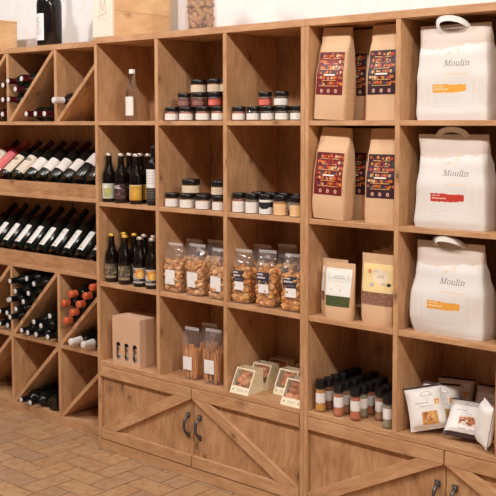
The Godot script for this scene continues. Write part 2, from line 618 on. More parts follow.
func make_prints():
	var serif := ["Droid Serif"]
	var sans := ["Droid Sans"]
	# wine labels
	var im := img_of(96, 128, srgb(226, 212, 192))
	blot(im, 52, 34, 26, 14, srgb(150, 132, 116), 0.8)
	blot(im, 40, 38, 12, 8, srgb(104, 92, 84), 0.8)
	im.fill_rect(Rect2i(8, 60, 80, 2), srgb(180, 160, 138))
	text_lines(im, 20, 76, 72, 118, 9, 2, srgb(170, 154, 138), true)
	M.label_cream = mat(Color.WHITE, 0.7, 0, tex(im))
	im = img_of(96, 96, srgb(234, 226, 220))
	text_lines(im, 18, 78, 18, 84, 10, 2, srgb(190, 178, 172), true)
	M.label_white = mat(Color.WHITE, 0.7, 0, tex(im))
	im = img_of(64, 160, srgb(230, 228, 224))
	blot(im, 32, 36, 10, 8, srgb(178, 176, 170), 0.8)
	text_lines(im, 14, 50, 60, 120, 11, 2, srgb(176, 172, 166), true)
	blot(im, 32, 140, 14, 9, srgb(196, 160, 110), 0.8)
	M.label_strip = mat(Color.WHITE, 0.65, 0, tex(im))
	im = img_of(96, 96, srgb(232, 228, 222))
	blot(im, 48, 26, 9, 8, srgb(168, 160, 154), 0.8)
	text_lines(im, 20, 76, 42, 62, 9, 2, srgb(170, 160, 154), true)
	im.fill_rect(Rect2i(14, 72, 68, 9), srgb(176, 62, 48))
	M.label_redmark = mat(Color.WHITE, 0.65, 0, tex(im))
	im = img_of(64, 96, srgb(214, 108, 108))
	text_lines(im, 12, 52, 26, 76, 12, 2, srgb(232, 180, 176), true)
	M.label_pink = mat(Color.WHITE, 0.6, 0, tex(im))
	im = img_of(96, 160, srgb(232, 232, 232))
	im.fill_rect(Rect2i(10, 20, 8, 44), srgb(40, 40, 42))
	im.fill_rect(Rect2i(10, 74, 8, 30), srgb(40, 40, 42))
	text_lines(im, 30, 84, 26, 130, 12, 3, srgb(120, 120, 120))
	M.label_magnum = mat(Color.WHITE, 0.6, 0, tex(im))
	# beer labels
	im = img_of(128, 128, srgb(196, 198, 176))
	blot(im, 74, 76, 34, 44, srgb(160, 166, 96), 0.7)
	blot(im, 84, 60, 20, 20, srgb(200, 190, 80), 0.6)
	text_lines(im, 20, 108, 106, 122, 8, 2, srgb(110, 110, 80))
	write(im, "AG", sans, 50, 24, 30, srgb(246, 246, 240), 0.0, true)
	M.beer_green = mat(Color.WHITE, 0.5, 0, tex(im))
	im = img_of(128, 128, srgb(58, 38, 38))
	for k in 60:
		blot(im, rng.randf_range(4, 124), rng.randf_range(46, 124), rng.randf_range(3, 9), rng.randf_range(3, 9), [srgb(108, 66, 62), srgb(132, 92, 84), srgb(72, 44, 60), srgb(150, 120, 110)][k % 4], 0.7)
	write(im, "AG.", sans, 56, 26, 30, srgb(244, 240, 236), 0.0, true)
	M.beer_purple = mat(Color.WHITE, 0.5, 0, tex(im))
	im = img_of(128, 128, srgb(204, 154, 64))
	im.fill_rect(Rect2i(0, 0, 34, 128), srgb(214, 196, 160))
	text_lines(im, 4, 30, 30, 120, 7, 3, srgb(120, 90, 60))
	im.fill_rect(Rect2i(0, 0, 128, 8), srgb(226, 206, 160))
	im.fill_rect(Rect2i(0, 118, 128, 10), srgb(196, 132, 34))
	blot(im, 84, 64, 26, 34, srgb(226, 178, 70), 0.7)
	M.beer_yellow = mat(Color.WHITE, 0.5, 0, tex(im))
	im = img_of(128, 128, srgb(84, 74, 62))
	for k in 70:
		blot(im, rng.randf_range(6, 122), rng.randf_range(8, 100), rng.randf_range(3, 10), rng.randf_range(3, 10), [srgb(160, 140, 106), srgb(104, 90, 72), srgb(204, 188, 156), srgb(46, 42, 40)][k % 4], 0.8)
	im.fill_rect(Rect2i(8, 104, 112, 14), srgb(188, 170, 124))
	text_lines(im, 16, 112, 108, 116, 8, 4, srgb(50, 42, 36))
	M.beer_dark = mat(Color.WHITE, 0.5, 0, tex(im))
	im = img_of(128, 128, srgb(186, 180, 176))
	blot(im, 84, 48, 44, 44, srgb(226, 152, 62), 0.95)
	blot(im, 92, 58, 26, 30, srgb(244, 208, 120), 0.9)
	blot(im, 34, 30, 20, 20, srgb(96, 72, 84), 0.7)
	im.fill_rect(Rect2i(0, 92, 128, 20), srgb(44, 40, 42))
	text_lines(im, 12, 116, 98, 106, 8, 5, srgb(210, 206, 198))
	M.beer_orange = mat(Color.WHITE, 0.5, 0, tex(im))
	im = img_of(128, 192, srgb(230, 228, 224))
	im.fill_rect(Rect2i(0, 112, 128, 80), srgb(54, 46, 46))
	text_lines(im, 24, 104, 20, 100, 16, 3, srgb(170, 164, 160), true)
	text_lines(im, 24, 104, 126, 180, 14, 3, srgb(150, 140, 136), true)
	M.label_tall = mat(Color.WHITE, 0.6, 0, tex(im))
	# jar labels
	im = img_of(128, 96, srgb(236, 231, 224))
	text_lines(im, 20, 108, 24, 80, 12, 2, srgb(196, 188, 182), true)
	M.jar_white = mat(Color.WHITE, 0.65, 0, tex(im))
	im = img_of(128, 96, srgb(226, 208, 180))
	text_lines(im, 20, 108, 20, 80, 12, 2, srgb(176, 146, 116), true)
	M.jar_cream = mat(Color.WHITE, 0.65, 0, tex(im))
	im = img_of(128, 96, srgb(236, 196, 146))
	text_lines(im, 20, 108, 20, 80, 12, 2, srgb(190, 130, 80), true)
	blot(im, 108, 34, 7, 7, srgb(150, 80, 50), 0.9)
	blot(im, 108, 66, 7, 7, srgb(150, 80, 50), 0.9)
	M.jar_peach = mat(Color.WHITE, 0.65, 0, tex(im))
	for q in [["jar_red", srgb(206, 62, 44), srgb(240, 190, 180)], ["jar_brown", srgb(112, 48, 38), srgb(206, 170, 160)]]:
		im = img_of(128, 96, q[1])
		im.fill_rect(Rect2i(8, 44, 112, 5), q[2])
		text_lines(im, 16, 112, 18, 40, 11, 4, q[2], true)
		text_lines(im, 16, 112, 60, 84, 11, 4, q[2], true)
		M[q[0]] = mat(Color.WHITE, 0.6, 0, tex(im))
	im = img_of(128, 96, srgb(232, 232, 230))
	im.fill_rect(Rect2i(0, 0, 128, 16), srgb(232, 226, 214))
	im.fill_rect(Rect2i(0, 16, 128, 34), srgb(24, 24, 32))
	blot(im, 60, 52, 30, 10, srgb(24, 24, 32))
	text_lines(im, 20, 108, 66, 90, 10, 2, srgb(190, 190, 190), true)
	M.jar_band = mat(Color.WHITE, 0.6, 0, tex(im))
	M.jar_fill = []
	for c in [srgb(74, 26, 20), srgb(158, 70, 30), srgb(60, 34, 26), srgb(190, 120, 50), srgb(120, 96, 70)]:
		M.jar_fill.append(mat(c, 0.35))
	# spices
	M.spice = []
	for c in [srgb(206, 146, 30), srgb(194, 112, 66), srgb(196, 100, 58), srgb(150, 84, 50), srgb(176, 124, 84), srgb(150, 138, 110)]:
		M.spice.append(mat(c, 0.45))
	# coffee labels
	for v in 2:
		var bg: Color = srgb(110, 26, 28) if v == 0 else srgb(58, 26, 36)
		im = img_of(192, 224, bg)
		for row in 6:
			var y := 20.0 + row * 29.0
			var x := 8.0
			while x < 184.0:
				var c: Color = [srgb(206, 66, 40), srgb(226, 140, 50), srgb(150, 40, 40), srgb(50, 70, 90), srgb(236, 200, 150), srgb(190, 90, 60), srgb(70, 40, 60), srgb(206, 120, 60)][rng.randi_range(0, 7)]
				var wd := rng.randf_range(5, 12)
				blot(im, x + wd, y + rng.randf_range(-4, 4), wd, rng.randf_range(6, 11), c, 0.9)
				x += wd * rng.randf_range(1.3, 2.0)
			text_lines(im, 24, 168, int(y) + 11, int(y) + 13, 9, 4, srgb(236, 196, 120), true)
		blot(im, 100, 50, 22, 22, bg)
		blot(im, 100, 50, 18, 18, srgb(196, 60, 44))
		blot(im, 100, 50, 13, 13, bg)
		im.fill_rect(Rect2i(58, 116, 78, 9), srgb(244, 232, 220))
		for cx in [44, 96, 150]:
			blot(im, cx, 204, 11, 11, srgb(226, 200, 180))
			blot(im, cx, 204, 7, 7, srgb(180, 120, 100))
		M["coffee_label" if v == 0 else "coffee_label_dark"] = mat(Color.WHITE, 0.45, 0, tex(im))
	# flour bags
	for v in 2:
		im = img_of(320, 384, srgb(226, 224, 221))
		var beige := srgb(212, 200, 189)
		for y in 140:
			for x in 320:
				if y < 88 + 10 * sin(x * 0.016) + noise.get_noise_2d(x * 1.2, 7.0) * 8.0:
					im.set_pixel(x, y, beige)
		for side in [52, 268]:
			for s in 2:
				var bx: float = side + (s - 0.5) * 26.0
				stroke(im, Vector2(bx, 350), Vector2(bx + (side - 160) * 0.05, 210), 1.0, srgb(226, 219, 208), 0.6)
				for k in 11:
					for d in [-1.0, 1.0]:
						blot(im, bx + d * 5.0 + (side - 160) * 0.05 * k / 11.0, 318 - k * 10.0 - d * 3.0, 3.2, 5.0, srgb(225, 215, 200), 0.7)
		# little windmill emblem
		blot(im, 158, 116, 15, 5, srgb(230, 206, 178), 0.9)
		stroke(im, Vector2(184, 122), Vector2(191, 92), 1.8, srgb(228, 208, 184))
		stroke(im, Vector2(198, 122), Vector2(191, 92), 1.8, srgb(228, 208, 184))
		stroke(im, Vector2(178, 100), Vector2(206, 86), 1.3, srgb(228, 208, 184))
		stroke(im, Vector2(186, 80), Vector2(198, 108), 1.3, srgb(228, 208, 184))
		write(im, "Moulin", serif, 190, 156, 24, srgb(122, 120, 122), 0.22)
		text_lines(im, 140, 240, 176, 178, 8, 2, srgb(222, 216, 208), true)
		text_lines(im, 138, 238, 198, 204, 12, 6, srgb(232, 208, 172), true)
		text_lines(im, 124, 250, 214, 216, 8, 2, srgb(224, 216, 206), true)
		var bc: Color = srgb(236, 170, 66) if v == 0 else srgb(196, 58, 44)
		for x in range(88, 226):
			var top := 240.0 + (x - 88) * 0.03 + noise.get_noise_2d(x * 1.5, 90.0) * 3.0
			var bot := 274.0 + noise.get_noise_2d(x * 2.0, 190.0) * 4.0 - maxf(0.0, (x - 182) * 0.12)
			for y in range(int(top), int(bot)):
				im.set_pixel(x, y, bc)
		text_lines(im, 94, 136, 247, 249, 9, 3, srgb(250, 240, 228))
		text_lines(im, 94, 180, 258, 260, 9, 4, srgb(250, 240, 228))
		text_lines(im, 92, 208, 292, 320, 11, 2, srgb(214, 210, 210))
		text_lines(im, 88, 204, 328, 332, 8, 4, srgb(216, 212, 216))
		M["flour_orange" if v == 0 else "flour_red"] = mat(Color.WHITE, 0.6, 0, tex(im))
	# stand-up pouches
	im = img_of(160, 192, srgb(238, 238, 232))
	text_lines(im, 46, 120, 52, 70, 14, 5, srgb(176, 184, 180), true)
	for k in 14:
		stroke(im, Vector2(20 + k * 9, 96 + 8 * sin(k * 2.1)), Vector2(24 + k * 9, 84 + 8 * sin(k * 2.1)), 1.4, srgb(190, 200, 190))
	for sgn in [18, 140]:
		for k in 6:
			blot(im, sgn + 4 * sin(k * 1.7), 30 + k * 9, 5, 4, srgb(196, 206, 200), 0.8)
	text_lines(im, 50, 116, 116, 140, 10, 2, srgb(206, 206, 200), true)
	blot(im, 40, 150, 5, 4, srgb(120, 150, 140))
	blot(im, 96, 152, 5, 4, srgb(120, 150, 140))
	M.pouch_white = mat(Color.WHITE, 0.6, 0, tex(im))
	im = img_of(160, 160, srgb(238, 214, 152))
	blot(im, 90, 70, 44, 42, srgb(240, 226, 204), 0.9)
	blot(im, 34, 44, 10, 14, srgb(214, 120, 90), 0.8)
	blot(im, 70, 40, 14, 10, srgb(206, 196, 210), 0.8)
	blot(im, 50, 120, 13, 13, srgb(180, 170, 186), 0.8)
	blot(im, 110, 110, 16, 10, srgb(206, 190, 190), 0.8)
	blot(im, 136, 112, 11, 11, srgb(50, 44, 40))
	text_lines(im, 70, 116, 64, 82, 10, 4, srgb(150, 130, 120), true)
	M.pouch_yellow = mat(Color.WHITE, 0.6, 0, tex(im))
	for q in [["herb", srgb(74, 86, 48), srgb(112, 120, 78)], ["legume", srgb(150, 104, 84), srgb(190, 150, 128)]]:
		im = img_of(128, 64, q[1])
		for k in 500:
			blot(im, rng.randf() * 128, rng.randf() * 64, rng.randf_range(1.5, 4), rng.randf_range(1.5, 3), q[1].lerp(q[2], rng.randf()).darkened(rng.randf() * 0.35), 0.9)
		M[q[0]] = mat(Color.WHITE, 0.4, 0, tex(im))
	# biscuit bags: dark label with white script
	im = img_of(128, 96, srgb(52, 44, 58))
	text_lines(im, 8, 70, 10, 12, 30, 13, srgb(236, 232, 234))
	text_lines(im, 10, 100, 36, 38, 30, 15, srgb(236, 232, 234))
	text_lines(im, 20, 108, 72, 88, 8, 2, srgb(190, 184, 190), true)
	M.label_dark = mat(Color.WHITE, 0.5, 0, tex(im))
	im = img_of(96, 128, srgb(238, 236, 234))
	text_lines(im, 14, 60, 104, 116, 8, 2, srgb(170, 170, 170))
	M.label_plain = mat(Color.WHITE, 0.6, 0, tex(im))
	im = img_of(128, 48, srgb(240, 228, 198))
	text_lines(im, 40, 92, 18, 34, 9, 3, srgb(150, 140, 120), true)
	blot(im, 18, 24, 5, 6, srgb(120, 110, 96))
	blot(im, 110, 24, 5, 6, srgb(150, 140, 120))
	M.tray_front = mat(Color.WHITE, 0.6, 0, tex(im))
	im = img_of(128, 96, srgb(240, 226, 192))
	for k in 10:
		blot(im, 40 + 26 * cos(k * 0.63), 46 + 22 * sin(k * 0.63), 6, 6, srgb(224, 202, 164), 0.8)
	text_lines(im, 26, 100, 40, 56, 8, 2, srgb(206, 186, 150), true)
	M.tray_side = mat(Color.WHITE, 0.6, 0, tex(im))
	# snack packs
	for v in 2:
		im = img_of(192, 224, srgb(236, 233, 230))
		if v == 1:
			im.fill_rect(Rect2i(0, 0, 192, 56), srgb(206, 196, 190))
		im.fill_rect(Rect2i(0, 0, 192, 12), srgb(62, 44, 42))
		if v == 1:
			im.fill_rect(Rect2i(0, 208, 192, 16), srgb(62, 44, 42))
		for k in 20:
			var a := PI * k / 19.0
			blot(im, 104 - 26 * cos(a), 46 - 14 * sin(a), 2, 2, srgb(140, 136, 136), 0.7)
		text_lines(im, 70, 138, 50, 56, 8, 3, srgb(150, 146, 146), true)
		text_lines(im, 40, 120, 86, 90, 9, 4, srgb(150, 140, 136))
		text_lines(im, 60, 140, 104, 108, 9, 3, srgb(180, 172, 166))
		if v == 0:
			im.fill_rect(Rect2i(142, 74, 26, 26), srgb(226, 150, 70))
			blot(im, 156, 90, 9, 9, srgb(240, 200, 150))
			im.fill_rect(Rect2i(64, 132, 84, 66), srgb(206, 150, 84))
		else:
			im.fill_rect(Rect2i(64, 118, 84, 58), srgb(226, 206, 184))
		for k in 26:
			blot(im, rng.randf_range(72, 140), rng.randf_range(138 if v == 0 else 126, 190 if v == 0 else 168), rng.randf_range(6, 11), rng.randf_range(5, 9), [srgb(196, 126, 66), srgb(224, 176, 108), srgb(150, 78, 44)][k % 3] if v == 0 else [srgb(176, 88, 44), srgb(200, 120, 66), srgb(110, 52, 34)][k % 3], 0.85)
		if v == 1:
			text_lines(im, 70, 110, 192, 196, 8, 3, srgb(90, 80, 80))
			text_lines(im, 124, 156, 192, 196, 8, 3, srgb(90, 80, 80))
		M["snack_a" if v == 0 else "snack_b"] = mat(Color.WHITE, 0.5, 0, tex(im))
	# wine crate end with branded print
	im = img_of(160, 256, srgb(238, 224, 206))
	grainy(im, 0.03)
	var ink := srgb(196, 160, 134)
	stroke(im, Vector2(58, 130), Vector2(66, 60), 2.4, ink)
	stroke(im, Vector2(66, 60), Vector2(82, 118), 2.4, ink)
	stroke(im, Vector2(82, 118), Vector2(100, 56), 2.4, ink)
	stroke(im, Vector2(100, 56), Vector2(108, 122), 2.4, ink)
	stroke(im, Vector2(40, 146), Vector2(120, 128), 2.6, ink)
	text_lines(im, 46, 120, 156, 170, 9, 2, ink, true)
	M.crate_print = mat(Color.WHITE, 0.7, 0, tex(im))

# ------------------------------------------------------------------ furniture
func door(parent: Node3D, x0: float, x1: float, rising: bool, handle_x: float):
	var d := Node3D.new()
	put_in(parent, d, "door")
	board("panel", Vector3(x0, 0.052, -0.03), Vector3(x1, 0.398, -0.014), M.wood, d, 0.001, 1)
	board("top_rail", Vector3(x0, 0.350, -0.014), Vector3(x1, 0.400, 0.003), M.wood_b, d, 0.0022)
	board("bottom_rail", Vector3(x0, 0.053, -0.014), Vector3(x1, 0.103, 0.003), M.wood_b, d, 0.0022)
	var b0 := x0 + 0.002
	var b1 := x0 + 0.104
	var t0 := x1 - 0.108
	var t1 := x1 - 0.002
	var poly := PackedVector2Array([Vector2(b0, 0.1032), Vector2(b1, 0.1032), Vector2(t1, 0.3498), Vector2(t0, 0.3498)])
	if not rising:
		poly = PackedVector2Array([Vector2(t0, 0.1032), Vector2(t1, 0.1032), Vector2(b1, 0.3498), Vector2(b0, 0.3498)])
	part("brace", prism(poly, -0.014, 0.0025, 0.002).mesh(), M.wood_b, d)
	# iron pull handle
	var h := Node3D.new()
	put_in(d, h, "handle")
	h.position = Vector3(handle_x, 0.23, -0.014)
	var path := []
	for k in 13:
		var f := k / 12.0
		path.append(Vector3(0, 0.040 - 0.080 * f, 0.006 + 0.024 * pow(sin(PI * f), 0.55)))
	var b := tube(path, 0.0058, 8, 1.3)
	for s in [-1.0, 1.0]:
		b.append(box_buf(Vector3(0.022, 0.024, 0.005), 0.002), Transform3D(Basis(), Vector3(0, 0.044 * s, 0.0025)))
		b.append(ball(0.009, 0.011, 0.006, 8, 5), Transform3D(Basis(), Vector3(0, 0.041 * s, 0.006)))
	h.free()
	part("handle", b.mesh(), M.iron, d, Vector3(handle_x, 0.23, -0.014))

func shelf_cabinet(x: float, label: String):
	# three columns of open boxes over a cupboard with two braced doors; x is the outer side
	var o := thing("shelf_cabinet", label, "shelf cabinet", Vector3(x, 0, 0))
	for sx in [0.0, 1.2]:
		board("side_panel", Vector3(sx, 0, -0.43), Vector3(sx + 0.0195, 1.893, 0), M.wood_b, o)
	board("top_board", Vector3(0, 1.893, -0.43), Vector3(1.2195, 1.921, 0.001), M.wood_b, o)
	board("counter_board", Vector3(0.0195, 0.402, -0.335), Vector3(1.2, 0.422, 0.0005), M.wood_b, o)
	for dx in [0.4, 0.8]:
		board("divider", Vector3(dx, 0.422, -0.33), Vector3(dx + 0.0205, 1.893, -0.0005), M.wood_b, o)
	for c in 3:
		for y in [0.775, 1.148, 1.521]:
			board("shelf_board", Vector3(0.4 * c + 0.0205, y, -0.33), Vector3(0.4 * c + 0.4, y + 0.019, -0.001), M.wood_b, o)
		board("back_panel", Vector3(0.4 * c + 0.0205, 0.422, -0.338), Vector3(0.4 * c + 0.4, 1.893, -0.33), M.wood, o, 0.0005, 1)
	board("plinth", Vector3(0.0195, 0, -0.022), Vector3(1.2, 0.05, -0.001), M.wood_b, o)
	door(o, 0.0225, 0.6125, true, 0.583)
	door(o, 0.6165, 1.1975, false, 0.652)

func wine_rack():
	var o := thing("wine_rack", "wooden wine rack with diagonal box dividers and two sloped display shelves", "wine rack", Vector3(0, 0, -0.105))
	var zb := -0.325
	var dv := [-1.234, -0.834, -0.434, -0.024]
	for k in [0, 3]:
		board("side_panel", Vector3(dv[k], 0, zb), Vector3(dv[k] + 0.0215, 1.893, 0), M.wood_b, o)
	board("top_board", Vector3(-1.234, 1.893, zb), Vector3(-0.0025, 1.921, 0.001), M.wood_b, o)
	for y in [0.395, 0.775, 1.148, 1.521]:
		board("shelf_board", Vector3(dv[0] + 0.0215, y, zb), Vector3(dv[3], y + 0.0195, -0.0005), M.wood_b, o)
	board("bottom_board", Vector3(dv[0] + 0.0215, 0.026, zb), Vector3(dv[3], 0.045, -0.0215), M.wood_b, o)
	board("plinth", Vector3(dv[0] + 0.0215, 0, -0.0215), Vector3(dv[3], 0.045, 0), M.wood_b, o)
	board("back_panel", Vector3(dv[0] + 0.0215, 0.045, zb - 0.002), Vector3(dv[3], 1.893, zb + 0.006), M.wood, o, 0.0005, 1)
	for row in [[0.0455, 0.395], [0.4145, 0.775], [1.5405, 1.893]]:
		for k in [1, 2]:
			board("divider", Vector3(dv[k], row[0], zb + 0.006), Vector3(dv[k] + 0.0215, row[1], -0.001), M.wood_b, o)
		for k in 3:
			var a := Vector2(dv[k] + 0.0218, row[0])
			var c := Vector2(dv[k + 1] - 0.0003, row[1])
			var poly := PackedVector2Array([a, a + Vector2(0.0145, 0), c - Vector2(0, 0.0145), c, c - Vector2(0.0145, 0), a + Vector2(0, 0.0145)])
			part("diagonal_board", prism(poly, zb + 0.006, -0.0015, 0.0012).mesh(), M.wood_b, o)
	for row in [[1.1675, 38.0, 1.2395], [0.7945, 44.0, 0.865]]:
		board("front_lip", Vector3(dv[0] + 0.0215, row[0], -0.031), Vector3(dv[3], row[0] + 0.064, -0.012), M.wood, o)
		# sloped board that carries the bottles
		var a := deg_to_rad(row[1])
		var m := box_buf(Vector3(dv[3] - dv[0] - 0.024, 0.01, 0.27), 0.001)
		var s := part("sloped_board", m.mesh(), M.wood, o)
		s.transform = Transform3D(Basis(Vector3.RIGHT, a), Vector3((dv[0] + dv[3] + 0.0215) * 0.5, row[2] - 0.0435 * cos(a) + 0.128 * sin(a), -0.035 - 0.0435 * sin(a) - 0.128 * cos(a)))

# ------------------------------------------------------------------ bottles
func wine_profile(R: float, h: float, lift := 0.0) -> Array:
	var p := [[0.0, 0.003], [R * 0.6, 0.0015], [R * 0.92, 0.0], [R, 0.004], [R, h * 0.61], [R * 0.985, h * 0.645], [R * 0.9, h * 0.685], [R * 0.7, h * 0.725], [R * 0.5, h * 0.755], [0.0155, h * 0.79], [0.014, h * 0.83], [0.0138, h * 0.94], [0.0148, h * 0.945], [0.0148, h * 0.985], [0.012, h * 0.99], [0.0, h * 0.99]]
	for q in p:
		if q[1] > h * 0.5 and q[1] < h * 0.9:
			q[1] += h * lift * (1.0 - maxf(0.0, q[1] / h - 0.79) * 12.0 if q[1] / h > 0.79 else 1.0)
	return p

func wine_bottle(spec: Dictionary) -> Node3D:
	var R: float = spec.get("r", 0.0375)
	var h: float = spec.get("h", 0.30)
	var o := Node3D.new()
	part("body", lathe(wine_profile(R, h, spec.get("lift", 0.0)), 24).mesh(), spec.get("glass", M.dark_glass), o)
	var cl: float = spec.get("capsule_from", 0.80)
	var r1 := 0.0162
	var cap := [[0.0166, h * cl], [r1 - 0.0006, h * 0.85], [0.0152, h * 0.94], [0.0160, h * 0.946], [0.0160, h * 0.99], [0.0150, h], [0.0, h]]
	if spec.get("fat_cap", false):
		cap = [[0.0205, h * 0.77], [0.019, h * 0.82], [0.0172, h * 0.9], [0.0182, h * 0.945], [0.0182, h * 0.98], [0.0165, h * 0.993], [0.012, h], [0.0, h]]
		if spec.get("short_cap", false):
			cap = [[0.0182, h * 0.865], [0.0172, h * 0.9], [0.0182, h * 0.945], [0.0182, h * 0.98], [0.0165, h * 0.993], [0.012, h], [0.0, h]]
	var c := part("capsule", lathe(cap, 16).mesh(), spec.get("foil", M.foil_black), o)
	if spec.has("disc"):
		part("capsule_top", lathe([[0.0, h], [0.0128, h], [0.0128, h + 0.0012], [0.011, h + 0.002], [0.0, h + 0.002]], 16).mesh(), spec.disc, c)
	if spec.has("label"):
		part("label", wrap_label(R, spec.get("ly0", 0.05), spec.get("ly1", 0.15), spec.get("arc", 2.4), spec.get("turn", 0.0)), spec.label, o)
	return o

func drop(o: Node3D, called: String, label: String, category: String, xf: Transform3D, group := "") -> Node3D:
	o.name = numbered(called)
	add_child(o)
	o.transform = xf
	describe(o, label, category, group)
	return o

func beer_bottle(label_mat: Material, cap: Material, turn := 0.35) -> Node3D:
	var o := Node3D.new()
	part("body", lathe([[0.0, 0.003], [0.02, 0.001], [0.028, 0.0], [0.0305, 0.004], [0.0305, 0.118], [0.0298, 0.128], [0.0265, 0.141], [0.0205, 0.153], [0.0165, 0.164], [0.0145, 0.18], [0.0132, 0.205], [0.0145, 0.207], [0.0145, 0.214], [0.0, 0.214]], 24).mesh(), M.beer_glass, o)
	var prof := [[0.0158, 0.2135], [0.0156, 0.2165], [0.0148, 0.2225], [0.0125, 0.2258], [0.0, 0.2262]]
	part("crown_cap", lathe(prof, 21).mesh(), cap, o)
	part("label", wrap_label(0.0305, 0.018, 0.087, 2.7, turn), label_mat, o)
	return o

func tall_bottle() -> Node3D:
	var o := Node3D.new()
	part("body", lathe([[0.0, 0.003], [0.028, 0.0], [0.033, 0.004], [0.033, 0.165], [0.031, 0.18], [0.024, 0.196], [0.0165, 0.207], [0.0135, 0.222], [0.013, 0.262], [0.0, 0.262]], 24).mesh(), M.beer_glass, o)
	part("stopper", lathe([[0.0145, 0.246], [0.0145, 0.262], [0.013, 0.264], [0.0, 0.264]], 16).mesh(), M.foil_black, o)
	part("label", wrap_label(0.033, 0.02, 0.16, 3.4, 0.2), M.label_tall, o)
	return o

# ------------------------------------------------------------------ jars
func jar(R: float, h: float, lid_h: float, fill: Material, lab: Material, arc := 2.6, low := 0.1, high := 0.72, taper := 1.0) -> Node3D:
	var o := Node3D.new()
	var hb := h - lid_h
	part("glass", lathe([[0.0, 0.001], [R * 0.9 * taper, 0.0], [R * taper, 0.004], [R, hb * 0.85], [R * 0.96, hb * 0.94], [R * 0.9, hb]], 22).mesh(), M.clear_glass, o)
	part("contents", lathe([[0.0, 0.0025], [R * 0.88 * taper, 0.0025], [R * 0.95 * taper, 0.006], [R * 0.95, hb * 0.8], [R * 0.9, hb * 0.9], [0.0, hb * 0.9]], 18).mesh(), fill, o)
	part("lid", lathe([[0.0, hb - 0.002], [R * 0.97, hb - 0.002], [R * 1.01, hb], [R * 1.01, h - 0.003], [R * 0.95, h], [R * 0.8, h - 0.0008], [0.0, h - 0.0008]], 22).mesh(), M.lid, o)
	var y0 := hb * low
	var y1 := hb * high
	var rb: float = R * lerpf(taper, 1.0, 0.5)
	part("label", wrap_label(maxf(rb, R * 0.985) + 0.0004, y0, y1, arc, 0.45), lab, o)
	return o

func spice_jar(fill: Material) -> Node3D:
	var o := Node3D.new()
	var R := 0.021
	part("glass", lathe([[0.0, 0.001], [R * 0.8, 0.0], [R, 0.004], [R, 0.016], [R * 0.9, 0.026], [R * 0.88, 0.032], [R * 0.88, 0.078], [R * 0.95, 0.083], [R * 0.98, 0.089], [R * 0.8, 0.094]], 18).mesh(), M.clear_glass, o)
	part("contents", lathe([[0.0, 0.0025], [R * 0.78, 0.002], [R * 0.94, 0.006], [R * 0.94, 0.016], [R * 0.83, 0.027], [R * 0.82, 0.078], [R * 0.88, 0.086], [0.0, 0.086]], 14).mesh(), fill, o)
	part("cap", lathe([[0.0, 0.093], [R * 0.98, 0.093], [R, 0.095], [R * 0.98, 0.118], [R * 0.9, 0.124], [0.0, 0.1245]], 18).mesh(), M.cap_black, o)
	part("label", wrap_label(R * 0.885, 0.036, 0.074, 3.0, 0.5), M.label_plain, o)
	return o

# ------------------------------------------------------------------ bags
func fill_stuff(B: Dictionary, count: int, kind: String, tmax: float, cols: Array) -> ArrayMesh:
	var b := Buf.new()
	b.tint = Color.WHITE
	# the packed heart of the filling
	if kind != "stick":
		b.tint = (cols[0] as Color).srgb_to_linear().darkened(0.2)
		b.append(bag_buf(B, 20, 8, 0.01, tmax * 0.97), Transform3D(Basis().scaled(Vector3(0.76, 1, 0.72)), Vector3(0, 0.002, 0)))
	var piece: Buf = ball(0.013, 0.008, 0.0105, 7, 5)
	var stick: Buf = lathe([[0.0, -0.06], [0.0035, -0.06], [0.0042, 0.0], [0.0035, 0.06], [0.0, 0.06]], 6)
	for i in count:
		var a := rng.randf() * TAU
		var t := rng.randf_range(0.03, tmax)
		var f := rng.randf_range(0.62, 0.88)
		var p := bag_point(B, cos(a), sin(a), t)
		var k := bag_at(B.keys, t)
		p = Vector3(p.x * f, p.y, k[2] + (p.z - k[2]) * f)
		var c: Color = cols[i % cols.size()]
		b.tint = c.srgb_to_linear().darkened(rng.randf() * 0.25)
		if kind == "stick":
			p.y = maxf(0.064, B.h * tmax * rng.randf_range(0.42, 0.56))
			b.append(stick, Transform3D(Basis.from_euler(Vector3(rng.randf_range(-0.07, 0.07), 0, rng.randf_range(-0.07, 0.07))), p))
		else:
			var s := rng.randf_range(0.75, 1.2)
			p.y = maxf(p.y, 0.0165)
			b.append(piece, Transform3D(Basis.from_euler(Vector3(rng.randf() * TAU, rng.randf() * TAU, rng.randf() * TAU)).scaled(Vector3(s, s, s)), p))
	return b.mesh()

func film_bag(w: float, d: float, h: float, kind: String, lab: Material, lv0: float, lv1: float, sd: float, cols: Array, lu := 0.62, dab := false) -> Node3D:
	var o := Node3D.new()
	var a := w * 0.5
	var c := d * 0.5
	var B := {"h": h, "amp": 0.013, "freq": 2.4, "crisp": true, "seed": sd, "keys": [[0.0, a * 0.96, c * 0.92, 0.0, 7.0], [0.08, a, c, 0.0, 6.0], [0.55, a, c, 0.0, 5.0], [0.72, a * 0.99, c * 0.8, 0.0, 5.0], [0.92, a * 0.98, c * 0.14, 0.004, 4.0], [1.0, a * 0.98, 0.0012, 0.006, 4.0]]}
	var tm := 0.66 if kind != "stick" else 0.68
	var st := part("biscuits" if kind != "stick" else "breadsticks", fill_stuff(B, 170 if kind != "stick" else 70, kind, tm, cols), M.speckle, o)
	st.set_meta("kind", "stuff")
	part("film", bag_buf(B, 64, 40).mesh(), M.film, o)
	part("seal", bag_patch(B, -0.97, 0.97, 0.945, 0.998, 0.0006, 12, 3), M.film_seal, o)
	part("label", bag_patch(B, -lu, lu * 0.85, lv0, lv1, 0.0018), lab, o)
	if dab:
		part("white_sticker", bag_patch(B, -0.5, 0.55, lv0 - 0.16, lv0 - 0.005, 0.0018), M.white_paper, o)
	return o

